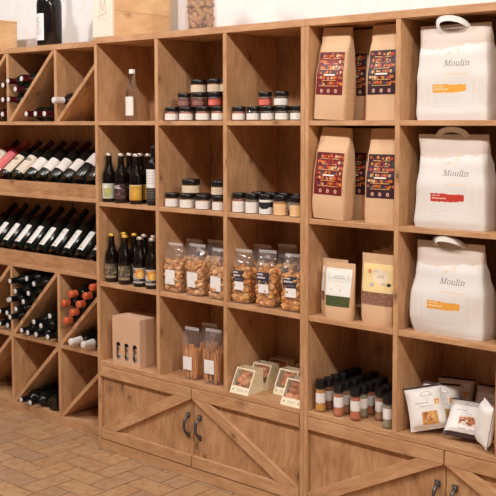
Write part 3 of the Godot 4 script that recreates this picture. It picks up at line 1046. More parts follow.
func coffee_bag(lab: Material, sd: float, w := 0.142) -> Node3D:
	var o := Node3D.new()
	var a := w * 0.5
	var B := {"h": 0.343, "amp": 0.010, "freq": 0.7, "seed": sd, "keys": [[0.0, a * 0.98, 0.041, 0.0, 9.0], [0.1, a, 0.044, 0.0, 8.0], [0.45, a * 0.98, 0.043, 0.0, 7.0], [0.7, a * 0.95, 0.034, -0.002, 6.0], [0.88, a * 0.93, 0.017, -0.004, 5.0], [1.0, a * 0.93, 0.004, -0.004, 5.0]]}
	part("kraft_bag", bag_buf(B, 48, 28).mesh(), M.kraft, o)
	part("printed_label", bag_patch(B, -0.84, 0.86, 0.27, 0.73, 0.0016, 14, 14), lab, o)
	return o

func flour_bag(print_mat: Material, sd: float, handle_lean: float) -> Node3D:
	var o := Node3D.new()
	var B := {"h": 0.324, "amp": 0.019, "freq": 0.95, "seed": sd, "keys": [[0.0, 0.139, 0.066, 0.0, 7.0], [0.07, 0.144, 0.072, 0.0, 6.0], [0.42, 0.143, 0.072, 0.004, 5.0], [0.66, 0.132, 0.050, 0.016, 4.5], [0.82, 0.129, 0.024, 0.030, 4.0], [1.0, 0.131, 0.004, 0.040, 4.0]]}
	part("paper_bag", bag_buf(B, 56, 32).mesh(), print_mat, o)
	# flat paper carrying handle
	var pts := []
	for k in 19:
		var f := k / 18.0
		var a := PI * f
		var y := 0.300 + 0.0405 * pow(sin(a), 0.6)
		pts.append(Vector3(-0.056 * cos(a) * (1.0 if absf(cos(a)) < 0.99 else 1.0), y, 0.040 + handle_lean * sin(a)))
	var b := Buf.new()
	for k in 18:
		var p: Vector3 = pts[k]
		var q: Vector3 = pts[k + 1]
		var t := (q - p).normalized()
		var r := Vector3(0, 0, 1).cross(t).normalized() * 0.0095
		var z := Vector3(0, 0, 0.0016)
		b.flat(p - r + z, q - r + z, q + r + z, p + r + z, Vector3(0, 0, 1))
		b.flat(p - r - z, q - r - z, q + r - z, p + r - z, Vector3(0, 0, -1))
		b.flat(p + r - z, q + r - z, q + r + z, p + r + z, r.normalized())
		b.flat(p - r - z, q - r - z, q - r + z, p - r + z, -r.normalized())
	part("handle", b.mesh(), M.white_paper, o)
	return o

func pouch(w: float, h: float, lab: Material, window: Material, lab_box: Array, win_box: Array, sd: float) -> Node3D:
	var o := Node3D.new()
	var a := w * 0.5
	var B := {"h": h, "amp": 0.004, "freq": 0.9, "seed": sd, "keys": [[0.0, a * 0.88, 0.026, 0.0, 2.6], [0.1, a * 0.93, 0.027, 0.0, 3.0], [0.4, a * 0.98, 0.02, 0.0, 3.0], [0.75, a, 0.01, -0.002, 3.0], [0.9, a, 0.003, -0.003, 3.0], [1.0, a, 0.0014, -0.003, 3.0]]}
	part("pouch", bag_buf(B, 44, 24).mesh(), M.kraft, o)
	part("window", bag_patch(B, win_box[0], win_box[1], win_box[2], win_box[3], 0.0012), window, o)
	part("label", bag_patch(B, lab_box[0], lab_box[1], lab_box[2], lab_box[3], 0.0015), lab, o)
	return o

func bread_tray(cols: Array) -> Node3D:
	# carton wedge, 0.1 wide, window on the slope; front bottom edge at z = 0
	var o := Node3D.new()
	var w := 0.1
	var s := Vector2(0.0, 0.0)
	var prof := [Vector2(0.0, 0.0), Vector2(-0.014, 0.028), Vector2(-0.05, 0.096), Vector2(-0.096, 0.096), Vector2(-0.1, 0.0)]
	var poly := PackedVector2Array(prof)
	var tri := Geometry2D.triangulate_polygon(poly)
	for x in [0.0, w]:
		var b := Buf.new()
		for sx in [0.0, 0.0012]:
			var nn := Vector3(1 if sx > 0.0 else -1, 0, 0)
			for k in range(0, tri.size(), 3):
				var q := []
				for j in 3:
					q.append(poly[tri[k + j]])
				b.tri(Vector3(x + sx, q[0].y, q[0].x), Vector3(x + sx, q[1].y, q[1].x), Vector3(x + sx, q[2].y, q[2].x), nn, nn, nn, Vector2(1 + q[0].x * 10.0, 1 - q[0].y * 10.0), Vector2(1 + q[1].x * 10.0, 1 - q[1].y * 10.0), Vector2(1 + q[2].x * 10.0, 1 - q[2].y * 10.0))
		part("side_wall", b.mesh(), M.tray_side, o)
	var strip := func(called: String, p: Vector2, q: Vector2, m: Material):
		var b := Buf.new()
		var nn := Vector3(0, -(q.x - p.x), (q.y - p.y)).normalized()
		b.flat(Vector3(0.0012, p.y, p.x), Vector3(w, p.y, p.x), Vector3(w, q.y, q.x), Vector3(0.0012, q.y, q.x), nn)
		part(called, b.mesh(), m, o)
	strip.call("front_flap", prof[0], prof[1], M.tray_front)
	strip.call("clear_window", prof[1], prof[2], M.window_film)
	var fr := Buf.new()
	var up := (prof[2] - prof[1]) as Vector2
	var fn := Vector3(0, -up.x, up.y).normalized()
	var lift := fn * 0.0008
	for e in [[0.0, 0.006, 0.0, 1.0], [w - 0.005, w + 0.001, 0.0, 1.0], [0.006, w - 0.005, 0.93, 1.0]]:
		var p0: Vector2 = prof[1] + up * e[2]
		var p1: Vector2 = prof[1] + up * e[3]
		fr.flat(Vector3(e[0], p0.y, p0.x) + lift, Vector3(e[1], p0.y, p0.x) + lift, Vector3(e[1], p1.y, p1.x) + lift, Vector3(e[0], p1.y, p1.x) + lift, fn)
	part("window_frame", fr.mesh(), M.cream_card, o)
	strip.call("top_window", prof[2], prof[3], M.window_film)
	strip.call("back_wall", prof[4], prof[3], M.cream_card)
	strip.call("base", prof[4], prof[0], M.cream_card)
	var b := Buf.new()
	b.tint = Color.WHITE
	var bis := ball(0.022, 0.008, 0.016, 9, 5)
	for k in 26:
		var f := rng.randf()
		var y := 0.019 + rng.randf() * 0.056
		var zf := -0.012 - maxf(0.0, y - 0.02) * 0.55 - 0.012
		b.tint = (cols[k % cols.size()] as Color).srgb_to_linear().darkened(rng.randf() * 0.2)
		b.append(bis, Transform3D(Basis.from_euler(Vector3(rng.randf_range(0.6, 1.3), rng.randf_range(-0.4, 0.4), rng.randf_range(-0.5, 0.5))), Vector3(rng.randf_range(0.026, w - 0.026), y, lerpf(zf, -0.078, f * f))))
	var st := part("biscuits", b.mesh(), M.speckle, o)
	st.set_meta("kind", "stuff")
	return o

# ------------------------------------------------------------------ lamps
func globe_lamp(at: Vector3, energy: float, col: Color, label: String):
	# opal glass globe on a short rod under the ceiling
	var o := thing("globe_lamp", label, "ceiling lamp", at)
	var top := 4.3 - at.y
	part("canopy", lathe([[0.0, top - 0.02], [0.045, top - 0.02], [0.05, top - 0.001], [0.0, top - 0.001]], 20).mesh(), M.iron, o)
	part("rod", lathe([[0.006, 0.115], [0.006, top - 0.02]], 10).mesh(), M.iron, o)
	var g := mat(Color.WHITE, 0.4)
	g.emission_enabled = true
	g.emission = col
	g.emission_energy_multiplier = 2.0
	part("globe", ball(0.12, 0.12, 0.12, 24, 16).mesh(), g, o)
	var l := OmniLight3D.new()
	l.name = "light"
	l.light_energy = energy
	l.light_color = col
	l.light_size = 0.115
	l.omni_range = 16.0
	l.omni_attenuation = 2.0
	l.shadow_enabled = true
	o.add_child(l)

# ------------------------------------------------------------------ scene
func _ready():
	rng.seed = 7
	# camera
	var cam := Camera3D.new()
	cam.name = "camera"
	add_child(cam)
	cam.position = Vector3(3.4578, 1.5303, 2.906)
	cam.rotation = Vector3(-0.0737, 0.7147, -0.0008)
	cam.set_frustum(2.0 * 248.0 / 964.33 * 0.05, Vector2(0, (194.37 - 248.0) / 964.33 * 0.05), 0.05, 60.0)
	cam.current = true
	# surroundings
	var env := Environment.new()
	env.background_mode = Environment.BG_COLOR
	env.background_color = srgb(200, 210, 220)
	env.background_energy_multiplier = 0.5
	env.tonemap_mode = Environment.TONE_MAPPER_LINEAR
	env.tonemap_exposure = 1.1
	env.sdfgi_enabled = true
	env.ssao_enabled = true
	env.ssil_enabled = true
	var we := WorldEnvironment.new()
	we.name = "world"
	we.environment = env
	add_child(we)
	make_materials()
	# ceiling lamps of the shop
	var warm := Color(1.0, 0.978, 0.945)
	var cool := Color(1.0, 0.975, 0.97)
	globe_lamp(Vector3(6.3, 3.9, 2.5), 7.8, warm, "opal globe lamp at the end of the row beyond the flour bags")
	globe_lamp(Vector3(3.6, 3.9, 2.5), 4.6, warm, "opal globe lamp over the aisle before the flour bags")
	globe_lamp(Vector3(1.0, 3.9, 2.5), 5.4, cool, "opal globe lamp over the aisle before the jars")
	globe_lamp(Vector3(-1.6, 3.9, 2.5), 6.0, cool, "opal globe lamp over the aisle before the wine rack")
	build_room()
	wine_rack()
	shelf_cabinet(0.0, "wooden shelf cabinet holding beer, jars and biscuit bags beside the wine rack")
	shelf_cabinet(1.2195, "wooden shelf cabinet holding coffee, flour bags and spice jars")
	stock_top()
	stock_wine()
	stock_beer()
	stock_jars()
	stock_bags()
	stock_right()

func build_room():
	var W := func(called: String, lo: Vector3, hi: Vector3, m: Material):
		struct(called, box_buf(hi - lo, 0.0).mesh(), m, (lo + hi) * 0.5)
	W.call("wall_back", Vector3(-4.1, -0.1, -0.56), Vector3(7.1, 4.4, -0.44), M.plaster)
	W.call("wall_left", Vector3(-4.2, -0.1, -0.44), Vector3(-4.0, 4.4, 6.1), M.far_wall)
	W.call("wall_right", Vector3(7.0, -0.1, -0.44), Vector3(7.2, 4.4, 6.1), M.far_wall)
	W.call("wall_front", Vector3(-4.0, -0.1, 6.0), Vector3(7.0, 4.4, 6.2), M.far_wall)
	W.call("ceiling", Vector3(-4.0, 4.3, -0.44), Vector3(7.0, 4.4, 6.0), M.ceiling)
	# herringbone floor
	var fl := struct("floor", box_buf(Vector3(11.0, 0.1, 6.44), 0.0).mesh(), M.grout, Vector3(1.5, -0.0535, 2.78))
	var u := 0.105
	var gap := 0.0065
	var near := []
	var rest := Buf.new()
	var mh := []
	var mv := []
	for k in 4:
		mh.append(box_buf(Vector3(2.0 * u - gap, 0.012, u - gap), 0.0018, 2.2).mesh())
		mv.append(box_buf(Vector3(u - gap, 0.012, 2.0 * u - gap), 0.0018, 2.2).mesh())
	var bh := box_buf(Vector3(2.0 * u - gap, 0.012, u - gap), 0.0, 2.2)
	var bv := box_buf(Vector3(u - gap, 0.012, 2.0 * u - gap), 0.0, 2.2)
	for n in range(-16, 18):
		for m in range(-70, 70):
			for hv in 2:
				var x0 := 0.122 + u * (m + 4 * n)
				var z0 := 0.225 + u * m
				var c := Vector3(x0 + u, -0.006, z0 + u * 0.5)
				if hv == 1:
					c = Vector3(x0 + 2.5 * u, -0.006, z0)
				if c.x < -3.85 or c.x > 6.85 or c.z < -0.3 or c.z > 5.85:
					continue
				if c.x > -1.9 and c.x < 1.3 and c.z > -0.2 and c.z < 0.78:
					near.append([c, hv])
				else:
					rest.append(bh if hv == 0 else bv, Transform3D(Basis(), c))
	var cen := Vector3(-0.2, 0, 0.35)
	near.sort_custom(func(a, b): return a[0].distance_to(cen) < b[0].distance_to(cen))
	for i in near.size():
		var q = near[i]
		if i < 290:
			var mm: Mesh = (mh if q[1] == 0 else mv)[rng.randi_range(0, 3)]
			var t := part("tile", mm, M.tiles[rng.randi_range(0, 4)], fl, q[0] + Vector3(0, 0.0535 + rng.randf_range(-0.0008, 0.0), 0) - Vector3(1.5, 0, 2.78))
			t.rotation.y = PI if rng.randf() < 0.5 else 0.0
		else:
			rest.append(bh if q[1] == 0 else bv, Transform3D(Basis(), q[0]))
	var st := part("tile_field", rest.mesh(), M.tiles[0], fl, Vector3(-1.5, 0.0535, -2.78))
	st.set_meta("kind", "stuff")

func stock_top():
	var y := 1.9215
	# pine box over the wine rack
	var o := thing("wooden_box", "plain pine box standing on top of the wine rack", "box", Vector3(-1.125, y, -0.235))
	board("wall", Vector3(-0.11, 0, -0.075), Vector3(-0.098, 0.158, 0.09), M.pine, o)
	board("wall", Vector3(0.098, 0, -0.075), Vector3(0.11, 0.158, 0.09), M.pine, o)
	board("wall", Vector3(-0.098, 0, -0.075), Vector3(0.098, 0.158, -0.063), M.pine, o)
	board("wall", Vector3(-0.098, 0, 0.078), Vector3(0.098, 0.158, 0.09), M.pine, o)
	board("lid", Vector3(-0.113, 0.158, -0.078), Vector3(0.113, 0.168, 0.093), M.pine, o)
	# magnum bottle
	var R := 0.064
	o = thing("magnum_bottle", "oversized black wine bottle with a white label on top of the wine rack", "bottle", Vector3(-0.585, y, -0.2))
	part("body", lathe([[0.0, 0.006], [R * 0.8, 0.001], [R * 0.94, 0.0], [R, 0.007], [R, 0.205], [R * 0.98, 0.225], [R * 0.9, 0.245], [R * 0.72, 0.268], [R * 0.48, 0.292], [0.024, 0.315], [0.021, 0.34], [0.02, 0.43], [0.0, 0.43]], 40).mesh(), M.black_glass, o)
	part("capsule", lathe([[0.0235, 0.33], [0.0215, 0.36], [0.021, 0.43], [0.02, 0.436], [0.0, 0.436]], 20).mesh(), M.foil_black, o)
	part("label", wrap_label(R, 0.03, 0.165, 1.5, -0.28), M.label_magnum, o)
	# wine crate, its branded end to the front
	o = thing("wine_crate", "wooden wine crate with a pale branded end on top of the shelves", "crate", Vector3(0.061, y, -0.178))
	board("side_board", Vector3(0.058, 0, -0.176), Vector3(0.069, 0.115, 0.165), M.pine, o, 0.001)
	board("side_board", Vector3(0.058, 0.1155, -0.176), Vector3(0.069, 0.29, 0.165), M.pine, o, 0.001)
	board("side_board", Vector3(-0.069, 0, -0.176), Vector3(-0.058, 0.29, 0.165), M.pine, o, 0.001)
	board("end_board", Vector3(-0.069, 0, -0.187), Vector3(0.069, 0.29, -0.176), M.pine, o, 0.001)
	board("end_board", Vector3(-0.069, 0, 0.165), Vector3(0.069, 0.29, 0.1765), M.paleply, o, 0.001)
	var pr := Buf.new()
	pr.flat(Vector3(-0.066, 0.002, 0.1768), Vector3(0.066, 0.002, 0.1768), Vector3(0.066, 0.213, 0.1768), Vector3(-0.066, 0.213, 0.1768), Vector3(0, 0, 1))
	part("branded_print", pr.mesh(), M.crate_print, o)
	board("lid", Vector3(-0.069, 0.29, -0.187), Vector3(0.069, 0.3, 0.1765), M.pine, o, 0.001)
	# glass jar full of corks
	var jx := 0.566
	var jz := -0.12
	o = thing("glass_jar", "tall clear glass cylinder filled with wine corks on top of the shelves", "jar", Vector3(jx, y, jz))
	var JR := 0.067
	part("glass", lathe([[0.0, 0.0], [JR - 0.003, 0.0], [JR, 0.004], [JR, 0.28], [JR - 0.003, 0.28], [JR - 0.003, 0.007], [0.0, 0.007]], 40).mesh(), M.clear_glass, o)
	var ck := lathe([[0.0, -0.021], [0.0108, -0.021], [0.0118, -0.0195], [0.0115, 0.0195], [0.0105, 0.021], [0.0, 0.021]], 12).mesh()
	var spots := []
	for lay in 9:
		for k in 11:
			var a := TAU * (k + 0.5 * (lay % 2)) / 11.0 + rng.randf_range(-0.08, 0.08)
			var rr := 0.0435
			spots.append([Vector3(rr * sin(a), 0.031 + lay * 0.026 + rng.randf_range(-0.001, 0.001), rr * cos(a)), a])
		for k in 3:
			var a := TAU * k / 3.0 + lay
			spots.append([Vector3(0.016 * sin(a), 0.031 + lay * 0.026, 0.016 * cos(a)), a])
	for s in spots:
		var c := MeshInstance3D.new()
		c.mesh = ck
		c.material_override = M.cork if rng.randf() < 0.6 else M.cork_b
		var tilt := rng.randf_range(-1.3, 1.3)
		var bas := Basis(Vector3.UP, s[1]) * Basis(Vector3.BACK, tilt)
		if rng.randf() < 0.3:
			bas = Basis(Vector3.UP, s[1]) * Basis(Vector3.RIGHT, 1.3)
			s[0] = Vector3(s[0].x * 0.88, s[0].y, s[0].z * 0.88)
		drop(c, "cork", "wine cork inside the tall glass jar on the shelves", "cork", Transform3D(bas, Vector3(jx, y, jz) + s[0]), "corks in the glass jar")

func lying(o: Node3D, called: String, label: String, x: float, yy: float, tip: float, h: float, group: String, roll := 0.0):
	drop(o, called, label, "bottle", Transform3D(Basis(Vector3.RIGHT, PI / 2) * Basis(Vector3.UP, roll), Vector3(x, yy, tip - h)), group)

func stock_wine():
	var tip := -0.07
	# top boxes
	var reds := [[-0.768, 1.749, "highest against the upright divider"], [-0.651, 1.757, "loose on top of the others"], [-0.706, 1.705, "midway up the diagonal"], [-0.767, 1.654, "lowest in the corner"]]
	var red := wine_bottle({"foil": M.foil_red, "disc": M.foil_white, "lift": 0.06, "capsule_from": 0.845})
	for q in reds:
		lying(red.duplicate(), "wine_bottle", "red capped wine bottle over the diagonal, " + q[2], q[0], q[1], tip, 0.30, "red capped bottles above the diagonal")
	for k in 3:
		lying(red.duplicate(), "wine_bottle", "red capped wine bottle flat under the diagonal, %s from the upright divider" % ORD[2 - k], [-0.622, -0.546, -0.4725][k], 1.5782, tip - 0.004, 0.30, "red capped bottles under the diagonal")
	for q in [[-0.873, 1.5782, -0.105, "lowest by the divider"], [-0.873, 1.6545, -0.11, "second up the divider"], [-0.873, 1.731, -0.112, "highest by the divider"], [-0.95, 1.5782, -0.1, "away from the divider"]]:
		lying(red.duplicate(), "wine_bottle", "red capped wine bottle below the pine box, " + q[3], q[0], q[1], q[2], 0.30, "red capped bottles below the pine box")
	red.free()
	lying(wine_bottle({"foil": M.foil_white, "disc": M.foil_white, "glass": M.black_glass}), "wine_bottle", "single white capped wine bottle alone in a top box", -0.3735, 1.6435, -0.055, 0.30, "")
	# sloped display, upper
	var a := deg_to_rad(38.0)
	var tilt := Basis(Vector3.RIGHT, -(PI / 2 - a))
	var g := "bottles on the upper sloped shelf"
	var kinds := [
		[-1.095, {"foil": M.foil_wine, "label": M.label_cream, "ly0": 0.055, "ly1": 0.185, "glass": M.rose_glass}, "rose wine bottle with cream label on the upper sloped shelf"],
		[-0.995, {"foil": M.foil_pink, "label": M.label_pink, "ly0": 0.05, "ly1": 0.17, "glass": M.rose_glass}, "rose wine bottle with pink cap and pink label"],
		[-0.886, {"foil": M.foil_wine, "label": M.label_cream, "ly0": 0.024, "ly1": 0.146, "arc": 2.5, "turn": -0.1}, "wine bottle with tall cream pictured label beside the pink bottle"],
		[-0.779, {"foil": M.foil_wine, "label": M.label_cream, "ly0": 0.024, "ly1": 0.146, "arc": 2.5, "turn": 0.1}, "wine bottle with tall cream pictured label beside plain white labels"],
		[-0.674, {"foil": M.foil_wine, "label": M.label_white, "ly0": 0.05, "ly1": 0.13, "arc": 2.6}, "first plain white label wine bottle after the cream labels"],
		[-0.572, {"foil": M.foil_wine, "label": M.label_white, "ly0": 0.052, "ly1": 0.13, "arc": 2.6}, "second plain white label wine bottle after the cream labels"],
		[-0.470, {"foil": M.foil_wine, "label": M.label_white, "ly0": 0.054, "ly1": 0.13, "arc": 2.6}, "third plain white label wine bottle after the cream labels"],
		[-0.364, {"foil": M.foil_wine, "label": M.label_white, "ly0": 0.054, "ly1": 0.128, "arc": 2.6}, "fourth plain white label wine bottle after the cream labels"],
		[-0.264, {"foil": M.foil_wine, "label": M.label_white, "ly0": 0.095, "ly1": 0.165, "r": 0.042, "arc": 2.5}, "stout wine bottle with white label set high on the slope"],
		[-0.165, {"foil": M.foil_wine, "label": M.label_white, "ly0": 0.095, "ly1": 0.165, "r": 0.042, "arc": 2.5}, "stout wine bottle with high white label against the shelf side"],
	]
	for k in kinds:
		var up: float = k[1].get("r", 0.0375) - 0.0375
		drop(wine_bottle(k[1]), "wine_bottle", k[2], "bottle", Transform3D(tilt, Vector3(k[0] - 0.027, 1.243 + up * cos(a), -0.142 + up * sin(a))), g)
	# sloped display, lower
	a = deg_to_rad(44.0)
	tilt = Basis(Vector3.RIGHT, -(PI / 2 - a))
	var strip := wine_bottle({"foil": M.foil_black, "label": M.label_strip, "ly0": 0.022, "ly1": 0.138, "arc": 1.25, "turn": 0.0})
	var x := -1.121
	var nth := 9
	while x < -0.2:
		nth -= 1
		drop(strip.duplicate(), "wine_bottle", "wine bottle with narrow white label, %s from the red striped label" % ORD[nth], "bottle", Transform3D(tilt, Vector3(x, 0.866, -0.14)), "bottles on the lower sloped shelf")
		x += 0.1045
	strip.free()
	drop(wine_bottle({"foil": M.foil_black, "label": M.label_redmark, "ly0": 0.03, "ly1": 0.105, "arc": 2.4}), "wine_bottle", "wine bottle with red striped white label on lower sloped shelf", "bottle", Transform3D(tilt, Vector3(-0.172, 0.866, -0.14)))
	# middle boxes
	var blk := wine_bottle({"foil": M.foil_black, "disc": M.foil_silver, "r": 0.0335, "lift": 0.075, "capsule_from": 0.865, "glass": M.dark_glass})
	for q in [[-0.778, 0.704, "highest against the upright divider"], [-0.73, 0.655, "second line, above the divider bottles"], [-0.778, 0.606, "middle one against the upright divider"], [-0.676, 0.606, "third up the diagonal"], [-0.623, 0.656, "fourth up the diagonal"], [-0.564, 0.713, "highest up the diagonal"], [-0.727, 0.561, "second up the diagonal"], [-0.778, 0.513, "lowest in the corner"], [-0.638, 0.731, "loose on top of the pile"]]:
		lying(blk.duplicate(), "wine_bottle", "silver tipped wine bottle over the diagonal, " + q[2], q[0], q[1], tip + rng.randf_range(-0.015, 0.01), 0.30, "silver tipped bottles above the diagonal")
	for q in [[-0.704, 0.4487, "first on the floor from the diagonal's foot"], [-0.636, 0.4487, "second on the floor"], [-0.568, 0.4487, "third on the floor"], [-0.477, 0.4487, "last on the floor by the divider"], [-0.602, 0.5075, "second layer nearer the diagonal"], [-0.5235, 0.5005, "second layer nearer the divider"], [-0.469, 0.5555, "topmost by the divider"]]:
		lying(blk.duplicate(), "wine_bottle", "silver tipped wine bottle under the diagonal, " + q[2], q[0], q[1], tip + rng.randf_range(-0.015, 0.005), 0.30, "silver tipped bottles under the diagonal")
	for q in [[-0.8695, 0.4485, "lowest by the divider"], [-0.938, 0.4485, "lowest away from the divider"], [-0.8695, 0.5165, "second up the divider"], [-0.8695, 0.585, "highest by the divider"], [-0.938, 0.5165, "second up away from the divider"]]:
		lying(blk.duplicate(), "wine_bottle", "silver tipped wine bottle in the middle outer box, " + q[2], q[0], q[1], -0.105 + rng.randf_range(-0.012, 0.0), 0.30, "silver tipped bottles in the outer box")
	blk.free()
	var org := wine_bottle({"foil": M.foil_orange, "r": 0.0345, "fat_cap": true, "short_cap": true, "lift": 0.06, "glass": M.dark_glass})
	for q in [[-0.349, 0.637, "against the divider, upper pile"], [-0.290, 0.689, "topmost of the two above the lower line"], [-0.3326, 0.5510, "lowest on the diagonal"], [-0.2817, 0.5983, "second up the diagonal"], [-0.2308, 0.6456, "third up the diagonal"], [-0.1799, 0.6929, "fourth up the diagonal"], [-0.1290, 0.7395, "highest on the diagonal"]]:
		lying(org.duplicate(), "sparkling_wine_bottle", "dark bottle with orange foil cap, " + q[2], q[0], q[1], tip, 0.30, "orange capped bottles")
	org.free()
	var wht := wine_bottle({"foil": M.foil_white, "r": 0.0345, "fat_cap": true, "glass": M.dark_glass})
	for q in [-0.294, -0.197]:
		lying(wht.duplicate(), "sparkling_wine_bottle", "dark bottle with long white foil cap, %s from the beer shelf" % ("second" if q < -0.25 else "first"), q, 0.4495, tip, 0.30, "white foil capped bottles")
	wht.free()
	# bottom box
	var low := wine_bottle({"foil": M.foil_black, "disc": M.foil_silver, "r": 0.0375, "lift": 0.06, "capsule_from": 0.85})
	for q in [-0.698, -0.620]:
		lying(low.duplicate(), "wine_bottle", "silver tipped dark bottle in the bottom box, %s to the fat bottle" % ("farther" if q < -0.65 else "next"), q, 0.083, tip + 0.005, 0.30, "silver tipped bottles in the bottom box")
	low.free()
	drop(wine_bottle({"foil": M.foil_black, "r": 0.040, "h": 0.285, "label": M.label_tall, "ly0": 0.06, "ly1": 0.13, "arc": 1.4, "turn": 2.6}), "wine_bottle", "fat dark bottle lying base outward in the bottom box", "bottle", Transform3D(Basis(Vector3.RIGHT, -PI / 2), Vector3(-0.52, 0.0858, -0.128)))

func stock_beer():
	var y := 1.1675
	var g := "beer bottles above the gold capped ones"
	drop(beer_bottle(M.beer_green, M.cap_silver), "beer_bottle", "brown beer bottle with pale green label", "bottle", Transform3D(Basis(), Vector3(0.053, y, -0.037)), g)
	drop(beer_bottle(M.beer_purple, M.cap_silver), "beer_bottle", "brown beer bottle with dark purple label beside the green label", "bottle", Transform3D(Basis(), Vector3(0.133, y, -0.040)), g)
	drop(beer_bottle(M.beer_yellow, M.cap_silver), "beer_bottle", "brown beer bottle with yellow label in the front row", "bottle", Transform3D(Basis(), Vector3(0.237, y, -0.038)), g)
	drop(beer_bottle(M.beer_purple, M.cap_silver), "beer_bottle", "brown beer bottle behind the dark purple label", "bottle", Transform3D(Basis(), Vector3(0.118, y, -0.105)), g)
	drop(beer_bottle(M.beer_yellow, M.cap_silver), "beer_bottle", "brown beer bottle behind the front yellow label", "bottle", Transform3D(Basis(), Vector3(0.182, y, -0.115)), g)
	drop(beer_bottle(M.beer_yellow, M.cap_silver), "beer_bottle", "brown beer bottle with orange yellow label beside the tall bottle", "bottle", Transform3D(Basis(), Vector3(0.248, y, -0.102)), g)
	drop(tall_bottle(), "tall_bottle", "tall slim brown bottle with white label beside the beers", "bottle", Transform3D(Basis(), Vector3(0.345, y, -0.045)))
	y = 0.7945
	g = "beer bottles above the cardboard carrier"
	for q in [[0.055, -0.046, "beer_dark", "cap_gold", "gold capped beer bottle with dark patterned label beside the shelf side"], [0.152, -0.042, "beer_dark", "cap_gold", "gold capped beer bottle with dark patterned label between two others"], [0.255, -0.04, "beer_orange", "cap_silver", "silver capped beer bottle with orange picture label, second from divider"], [0.336, -0.038, "beer_orange", "cap_silver", "silver capped beer bottle with orange picture label against the divider"],
		[0.062, -0.115, "beer_dark", "cap_gold", "gold capped beer bottle in the back row beside the shelf side"], [0.132, -0.12, "beer_dark", "cap_gold", "gold capped beer bottle in the back row behind dark labels"], [0.198, -0.12, "beer_orange", "cap_silver", "silver capped beer bottle in the back row behind orange labels"], [0.265, -0.115, "beer_orange", "cap_silver", "silver capped beer bottle in the back row nearer the divider"]]:
		drop(beer_bottle(M[q[2]], M[q[3]]), "beer_bottle", q[4], "bottle", Transform3D(Basis(), Vector3(q[0], y, q[1])), g)
	# clear bottle alone
	var o := thing("clear_bottle", "clear glass bottle with white cap and label alone in its box", "bottle", Vector3(0.165, 1.5405, -0.085))
	part("glass", lathe([[0.0, 0.003], [0.024, 0.0], [0.031, 0.004], [0.031, 0.128], [0.029, 0.14], [0.021, 0.16], [0.0145, 0.175], [0.0125, 0.213], [0.0, 0.213]], 32).mesh(), M.solid_glass, o)
	part("cap", lathe([[0.0, 0.2145], [0.0145, 0.2145], [0.0145, 0.232], [0.0135, 0.234], [0.0, 0.234]], 18).mesh(), M.cap_white, o)
	part("label", wrap_label(0.031, 0.025, 0.11, 1.9, 0.0), M.jar_white, o)
	# cardboard bottle carrier
	o = thing("cardboard_carrier", "brown cardboard bottle carrier with three slots in its front", "box", Vector3(0.183, 0.4225, -0.09))
	var c := CSGCombiner3D.new()
	put_in(o, c, "carton")
	var w := 0.186
	var h := 0.218
	var d := 0.15
	var solid := CSGBox3D.new()
	solid.size = Vector3(w, h, d)
	solid.position = Vector3(0, h * 0.5, 0)
	solid.material = M.cardboard
	solid.name = "solid"
	c.add_child(solid)
	var hollow := CSGBox3D.new()
	hollow.operation = CSGShape3D.OPERATION_SUBTRACTION
	hollow.size = Vector3(w - 0.006, h - 0.006, d - 0.006)
	hollow.position = solid.position
	hollow.material = M.cardboard
	hollow.name = "hollow"
	c.add_child(hollow)
	for k in 3:
		var sx := -0.054 + 0.056 * k
		var cut := CSGPolygon3D.new()
		var pts := PackedVector2Array()
		for j in 9:
			var an := PI * j / 8.0
			pts.append(Vector2(sx + 0.0145 * cos(an), 0.090 + 0.012 * sin(an)))
		for j in 9:
			var an := PI + PI * j / 8.0
			pts.append(Vector2(sx + 0.0145 * cos(an), 0.032 + 0.012 * sin(an)))
		cut.polygon = pts
		cut.depth = 0.02
		cut.position = Vector3(0, 0, d * 0.5 + 0.01)
		cut.operation = CSGShape3D.OPERATION_SUBTRACTION
		cut.material = M.cardboard
		cut.name = "slot" if k == 0 else "slot_%03d" % k
		c.add_child(cut)
	var fold := Buf.new()
	board("flap", Vector3(-w * 0.5 + 0.001, h, 0.001), Vector3(w * 0.5 - 0.001, h + 0.0025, d * 0.5 - 0.001), M.cardboard, o, 0.0008)
	board("flap", Vector3(-w * 0.5 + 0.001, h, -d * 0.5 + 0.001), Vector3(w * 0.5 - 0.001, h + 0.002, -0.0005), M.cardboard, o, 0.0008)
	for k in 3:
		drop(beer_bottle(M.beer_orange, M.cap_silver), "beer_bottle", "beer bottle inside the cardboard carrier, behind the %s slot from the divider" % ORD[2 - k], "bottle", Transform3D(Basis(), Vector3(0.183 - 0.0585 + 0.0585 * k, 0.4257, -0.052)).scaled_local(Vector3(0.9, 0.9, 0.9)), "beers inside the carrier")

